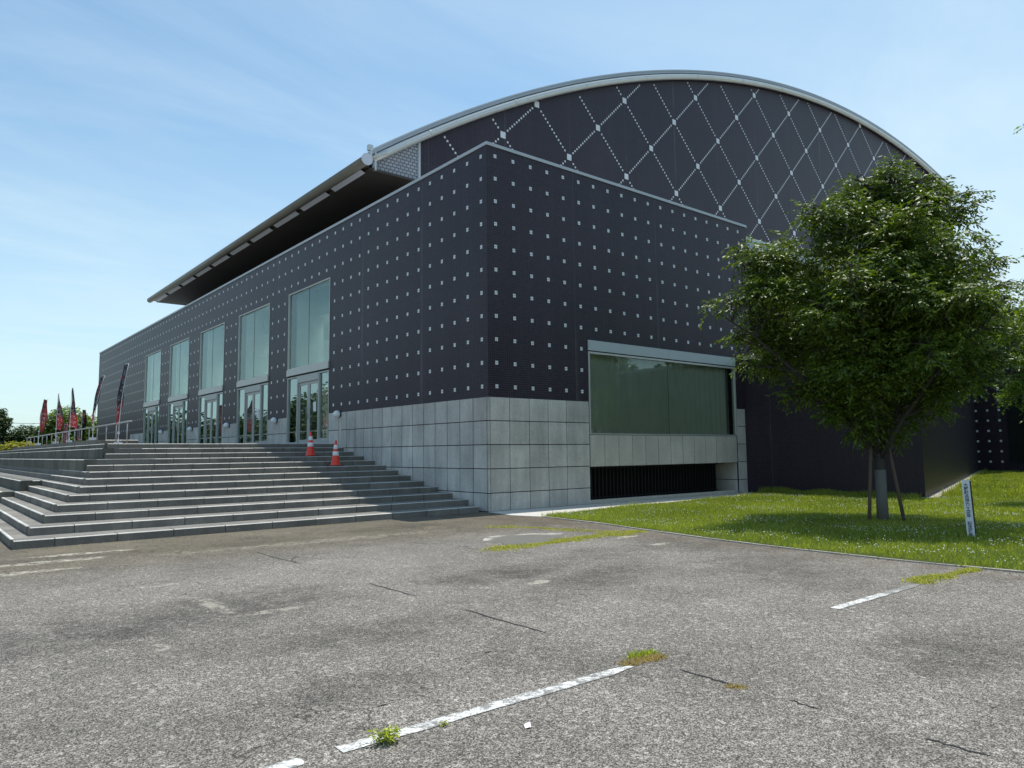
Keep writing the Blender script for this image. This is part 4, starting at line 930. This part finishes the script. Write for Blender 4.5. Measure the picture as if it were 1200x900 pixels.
# right-hand tree (crown reaches into the frame) 
T2 = Vector((13.6, -10.3, 0.02))
lob = [((13.6, -10.6, 7.67), 1.7), ((12.03, -9.24, 4.6), 1.35), ((11.0, -8.5, 4.0), .95), ((10.75, -8.15, 3.3), .70), ((10.62, -8.1, 4.75), .5), ((11.36, -8.6, 2.75), .7), ((12.9, -9.9, 3.7), 1.6), ((11.75, -9.2, 5.3), .5), ((14.5, -11, 6), 2.0), ((14, -10, 8.6), 1.5), ((15.4, -10.4, 4.4), 1.7), ((13.5, -12, 5), 1.6), ((11.2, -8.8, 6.5), .2), ((11.22, -8.9, 9.95), .16)]
lobc = clump(lob, random.Random(78))
tree('lawn_tree', 'larger bright green tree reaching in from the right edge of the lawn', 'tree', tuple(T2), 1.9, .17, lob, 9500, 9, .10, .045, .34, M['leaf2'], 21, leaf_lobes=lobc)
# trees seen past the left end of the hall
def bgtree(name, label, uvr, w_, seed, mat, fork, n, group=None, llen=.22, cat='tree'):
    pass
BG = [('broadleaf_tree', 'light green rounded tree behind the banners at the hall corner', [((1.2, 72, 4.9), 1.9), ((2.6, 71, 4.2), 1.9), ((.4, 72.5, 3.6), 1.7), ((1.8, 70.5, 2.6), 2.0), ((3.2, 71, 2.4), 1.6), ((4.1, 70.4, 3.6), 1.2)], M['leaf2'], (1.8, 71.5, 0), 5200),
      ('dark_tree', 'dark evergreen tree left of the light green tree', [((-1.6, 75, 3.4), 1.6), ((-.4, 74, 3.2), 1.5), ((-2.6, 75.5, 2.6), 1.5), ((-1.0, 74, 1.8), 1.5)], M['dleaf'], (-1.4, 75, 0), 3600),
      ('tall_dark_tree', 'taller dark tree cut off by the left edge of the photo', [((-4.2, 76, 5.0), .95), ((-4.9, 76.5, 4.0), 1.4), ((-3.9, 76, 3.2), 1.1), ((-5.5, 77, 2.6), 1.6), ((-4.2, 76.2, 6.0), .5)], M['dleaf'], (-4.8, 76.5, 0), 3000)]
for i, (nm, lb, lo, mt, bs, n) in enumerate(BG):
    tree(nm, lb, 'tree', bs, 1.6, .16, lo, n, 6, .22, .13, .5, mt, 40+i)
lo = [((-3.8, 56, 2.1), .75), ((-3.0, 55.6, 1.9), .65), ((-4.7, 56.5, 2.0), .8), ((-2.5, 55.3, 1.6), .5), ((-3.6, 55.4, 1.4), .8)]
tree('golden_shrub', 'round golden yellow shrub at the far left behind the terrace', 'shrub', (-3.7, 55.9, 0), .6, .06, lo, 2600, 6, .12, .08, .25, M['yleaf'], 50)
# power cable over the far trees
root = empty('power_cable', (-2, 80, 6)); tag(root, 'thin dark overhead cable crossing the sky above the far trees', 'cable')
m = MB(); m.tube([(-12, 82, 5.55), (-6, 82, 5.2), (-1, 82, 5.1), (3, 81, 5.2), (9, 80, 5.6)], .025, 5); m.build('wire', M['cable'], root)
# woods around the site, seen mirrored in the glass
lo = []
rw = random.Random(5)
for i in range(46):
    t = i/45; an = R(-62+66*t*.98); dd = rw.uniform(60, 74)
    if an > R(-3): continue
    x, y = math.sin(an)*dd-4, math.cos(an)*dd+6; hh = max(5.0, 5.0+(abs(math.degrees(an))-11)*.36)*rw.uniform(.85, 1.1); hh = min(hh, 11)
    for q in range(3): lo.append(((x+rw.uniform(-2, 2), y+rw.uniform(-2, 2), hh*(.32+.26*q)), rw.uniform(2.2, 3.1)))
for i in range(22):
    x = 12+i*2.3; y = -27-rw.uniform(0, 6)+.2*i; hh = rw.uniform(7, 10)
    for q in range(3): lo.append(((x, y, hh*(.3+.27*q)), rw.uniform(1.8, 2.6)))
v, q, c = leaves(lo, 30000, 4, .5, .34, .8, np.random.default_rng(3), .4)
tag(np_mesh('woodland', v, quads=q, mat=M['dleaf'], colors=c), 'distant belt of dark green woodland round the site', 'woodland', kind='stuff')

# ================================================================== GRASS AND WEEDS
def inlawn(x, y):
    kx = np.interp(-y, [-k[1] for k in KERB], [k[0] for k in KERB]); ok = (x > kx+.05+.10*np.sin(y*3.1)*np.sin(y*1.3+1))
    top = np.interp(x, [0, 2.2, 4.4, 7.1, 9.95, 11.15, 11.151, 38], [-1.9, -1.52, -1.34, -1.28, -.9, -.62, -5.95, 1.62]); return ok & (y < top)
def blades(n, x0, x1, y0, y1, h0, h1, wd, g, keep=None):
    x = g.uniform(x0, x1, n); y = g.uniform(y0, y1, n); k = inlawn(x, y) if keep is None else keep(x, y); x, y = x[k], y[k]; n = len(x)
    a = g.uniform(0, 2*np.pi, n); h = g.uniform(h0, h1, n)*(0.6+.8*np.clip(.5+.5*np.sin(x*1.9+np.sin(y*1.3)*2)*np.cos(y*1.7), 0, 1)); b = g.uniform(-.6, .6, (n, 2))*h[:, None]
    v = np.empty((n, 3, 3)); cx_, sx = np.cos(a)*wd, np.sin(a)*wd
    v[:, 0] = np.c_[x-cx_, y-sx, np.full(n, .02)]; v[:, 1] = np.c_[x+cx_, y+sx, np.full(n, .02)]; v[:, 2] = np.c_[x+b[:, 0], y+b[:, 1], .02+h]
    patch = .5+.5*np.sin(x*.9+2*np.sin(y*.7))*np.cos(y*1.1+x*.3); tone = np.clip(.08+.45*patch*g.random(n)+.55*g.random(n)**1.6, 0, 1); return v.reshape(-1, 3), np.repeat(tone[:, None], 3, 0).repeat(3, 1)
gg = np.random.default_rng(9)
parts = [blades(150000, -1.1, 7, -13, -1.2, .03, .075, .005, gg), blades(90000, 7, 16, -12, -.5, .04, .09, .008, gg), blades(80000, 16, 44, -14, 3, .06, .12, .016, gg), blades(26000, 11, 38, -6, 2, .1, .22, .012, gg, lambda x, y: (np.abs(y-(-6.05+.283*(x-11.15))) < .12))]
# taller weeds along the annex wall and apron
parts.append(blades(5000, 10.6, 11.12, -5.6, -.7, .10, .26, .007, gg)); parts.append(blades(1800, .0, 10.5, -2.2, -.85, .06, .17, .006, gg, lambda x, y: np.abs(y-np.interp(x, [0, 2.2, 4.4, 7.1, 9.95], [-1.98, -1.5, -1.32, -1.26, -.9])) < .07))
V = np.concatenate([p[0] for p in parts]); Cc = np.concatenate([p[1] for p in parts])
tag(np_mesh('grass', V, tris=np.arange(len(V)).reshape(-1, 3), mat=M['grass'], colors=Cc), 'rough bright green lawn grass in front of the annex', 'grass', kind='stuff')
V_, C_ = blades(9000, -1.2, .4, -13, -2, .02, .07, .006, gg, lambda x, y: (np.abs(x-np.interp(-y, [-k[1] for k in KERB], [k[0] for k in KERB])-.04) < .07+.05*np.sin(y*5)) & (np.sin(y*2.7+1)+.5*np.sin(y*7.3) > .1))
tag(np_mesh('kerb_grass', V_, tris=np.arange(len(V_)).reshape(-1, 3), mat=M['grass'], colors=C_), 'ragged grass creeping over the kerb edge', 'grass', kind='stuff')
lx = np.concatenate([gg.normal(-1.25, .22, 260), gg.uniform(-9.5, 0, 160), gg.uniform(-10, -1, 60)]); ly = np.concatenate([gg.uniform(-12, -3, 260), gg.normal(-.55, .15, 160), gg.uniform(-12, -2, 60)]); n = len(lx)
aa = gg.uniform(0, 6.28, n); sz = gg.uniform(.008, .022, n); V_ = np.empty((n, 4, 3))
for j_, (p_, q_) in enumerate(((-1, 0), (0, -.4), (1, 0), (0, .4))): V_[:, j_] = np.c_[lx+(np.cos(aa)*p_-np.sin(aa)*q_)*sz, ly+(np.sin(aa)*p_+np.cos(aa)*q_)*sz, gg.uniform(.004, .012, n)]
tag(np_mesh('leaf_litter', V_.reshape(-1, 3), quads=np.arange(n*4).reshape(-1, 4), mat=M['litter']), 'scattered dry leaf bits along the kerb and below the steps', 'leaf litter', kind='stuff')
# clover heads
n = 9500; x = np.concatenate([gg.uniform(-1, 12, n), gg.uniform(12, 38, n//3)]); y = np.concatenate([gg.uniform(-12.5, -1.3, n), gg.uniform(-12, 1.5, n//3)])
k = inlawn(x, y) & (gg.random(len(x)) < .10+.9*(np.sin(x*2.1+y)*np.cos(y*1.3-x*.7)+.3*np.sin(x*5+y*4) > .25)); x, y = x[k], y[k]; n = len(x); z = gg.uniform(.06, .12, n); s = gg.uniform(.005, .011, n)
o3 = np.array([(1, 0, 0), (-1, 0, 0), (0, 1, 0), (0, -1, 0), (0, 0, 1), (0, 0, -1)], float)
V = (np.c_[x, y, z][:, None, :]+o3[None]*s[:, None, None]).reshape(-1, 3); tri = np.array([(0, 2, 4), (2, 1, 4), (1, 3, 4), (3, 0, 4), (2, 0, 5), (1, 2, 5), (3, 1, 5), (0, 3, 5)])
tag(np_mesh('clover', V, tris=(np.arange(n)[:, None, None]*6+tri[None]).reshape(-1, 3), mat=M['clover']), 'small white clover flowers scattered through the lawn', 'clover', kind='stuff')
def tuft(name, label, cat, pathpts, width, n, h0, h1, wd, mat, kind='stuff', g=gg):
    P = np.array(pathpts, float); sl_ = np.r_[0, np.cumsum(np.linalg.norm(np.diff(P, axis=0), axis=1))]; t = g.uniform(0, sl_[-1], n)
    x = np.interp(t, sl_, P[:, 0]); y = np.interp(t, sl_, P[:, 1]); wv = width*(.25+.9*np.abs(np.sin(t*2.3+1)*np.cos(t*1.1+.4))+.25*np.abs(np.sin(t*9)))
    x = x+g.normal(size=n)*wv*.45; y = y+g.normal(size=n)*wv*.45; a = g.uniform(0, 2*np.pi, n); h = g.uniform(h0, h1, n); b = g.uniform(-.9, .9, (n, 2))*h[:, None]
    v = np.empty((n, 3, 3)); v[:, 0] = np.c_[x-np.cos(a)*wd, y-np.sin(a)*wd, np.full(n, .001)]; v[:, 1] = np.c_[x+np.cos(a)*wd, y+np.sin(a)*wd, np.full(n, .001)]; v[:, 2] = np.c_[x+b[:, 0], y+b[:, 1], h]
    kp = (np.sin(x*7.1+2*np.sin(y*5.3))*np.cos(y*8.7+x*3.1)+g.normal(size=n)*.5) > -.25; v = v[kp]; n = len(v)
    tone = g.random(n); return tag(np_mesh(name, v.reshape(-1, 3), tris=np.arange(n*3).reshape(-1, 3), mat=mat, colors=np.repeat(tone[:, None], 3, 0).repeat(3, 1)), label, cat, kind=kind)
tuft('moss_strip', 'yellow green moss strip growing along the joint beside the mortar patch', 'moss', [(-4.2, -5.62), (-3.3, -5.6), (-2.2, -5.5), (-.7, -5.45)], .27, 12000, .008, .03, .010, M['moss'])
tuft('moss_strip', 'thin moss strip between the mortar patch and the apron', 'moss', [(-2.1, -2.9), (-1.7, -3.6), (-1.5, -4.3), (-1.1, -5.3)], .26, 4500, .006, .022, .010, M['moss'])
tuft('moss_strip', 'mossy weeds where the right parking line meets the kerb', 'moss', [(-2.5, -10.98), (-1.8, -11.02), (-1.1, -11.08)], .14, 5200, .008, .035, .009, M['moss'])
tuft('dry_tuft', 'dry tan grass tuft at the far end of the near parking line', 'weed', [(-7.25, -10.98), (-7.05, -11.0), (-6.9, -11.02)], .055, 900, .008, .035, .006, M['dry'])
tuft('green_tuft', 'small green tuft behind the dry grass at the end of the parking line', 'weed', [(-7.1, -10.9), (-6.88, -10.93)], .045, 420, .01, .05, .006, M['grass'])
tuft('dry_tuft', 'little dry weed patch in the saw-cut joint of the car park', 'weed', [(-7.12, -11.72), (-7.05, -11.78)], .05, 260, .005, .02, .006, M['dry'])
def weed(label, p, n, size, seed):
    g = np.random.default_rng(seed); root = empty('weed', (p[0], p[1], 0)); tag(root, label, 'weed'); lo = []
    m = MB()
    for i in range(n):
        a_ = g.uniform(0, 6.28); l_ = g.uniform(.4, 1)*size; e_ = (math.cos(a_)*l_*.6, math.sin(a_)*l_*.6, l_)
        m.tube([(p[0], p[1], 0), (p[0]+e_[0]*.4, p[1]+e_[1]*.4, e_[2]*.6), (p[0]+e_[0], p[1]+e_[1], e_[2])], .0015, 4, cap=False); lo.append(((e_[0], e_[1], e_[2]*.75), size*.26))
    m.build('stem', M['grass'], root); v, q, c = leaves(lo, n*7, 4, size*.34, size*.12, size*.25, g, .1); v[:, 2] = np.maximum(v[:, 2], .003); np_mesh('leaf_cluster', v, quads=q, mat=M['grass'], colors=c, parent=root).location = (0, 0, 0)
weed('leafy green weed growing through the near parking line', (-9.2, -11.1), 9, .085, 4)
weed('tiny green weed beside the middle of the near parking line', (-8.83, -11.1), 4, .035, 5)
m = MB(); m.poly([(-8.53, -11.43, .006), (-8.50, -11.445, .012), (-8.47, -11.40, .02), (-8.50, -11.385, .008)]); root = m.build('fallen_leaf', M['paper']); tag(root, 'single pale fallen leaf lying on the asphalt near the parking line', 'leaf')
print('objects', len(bpy.data.objects))
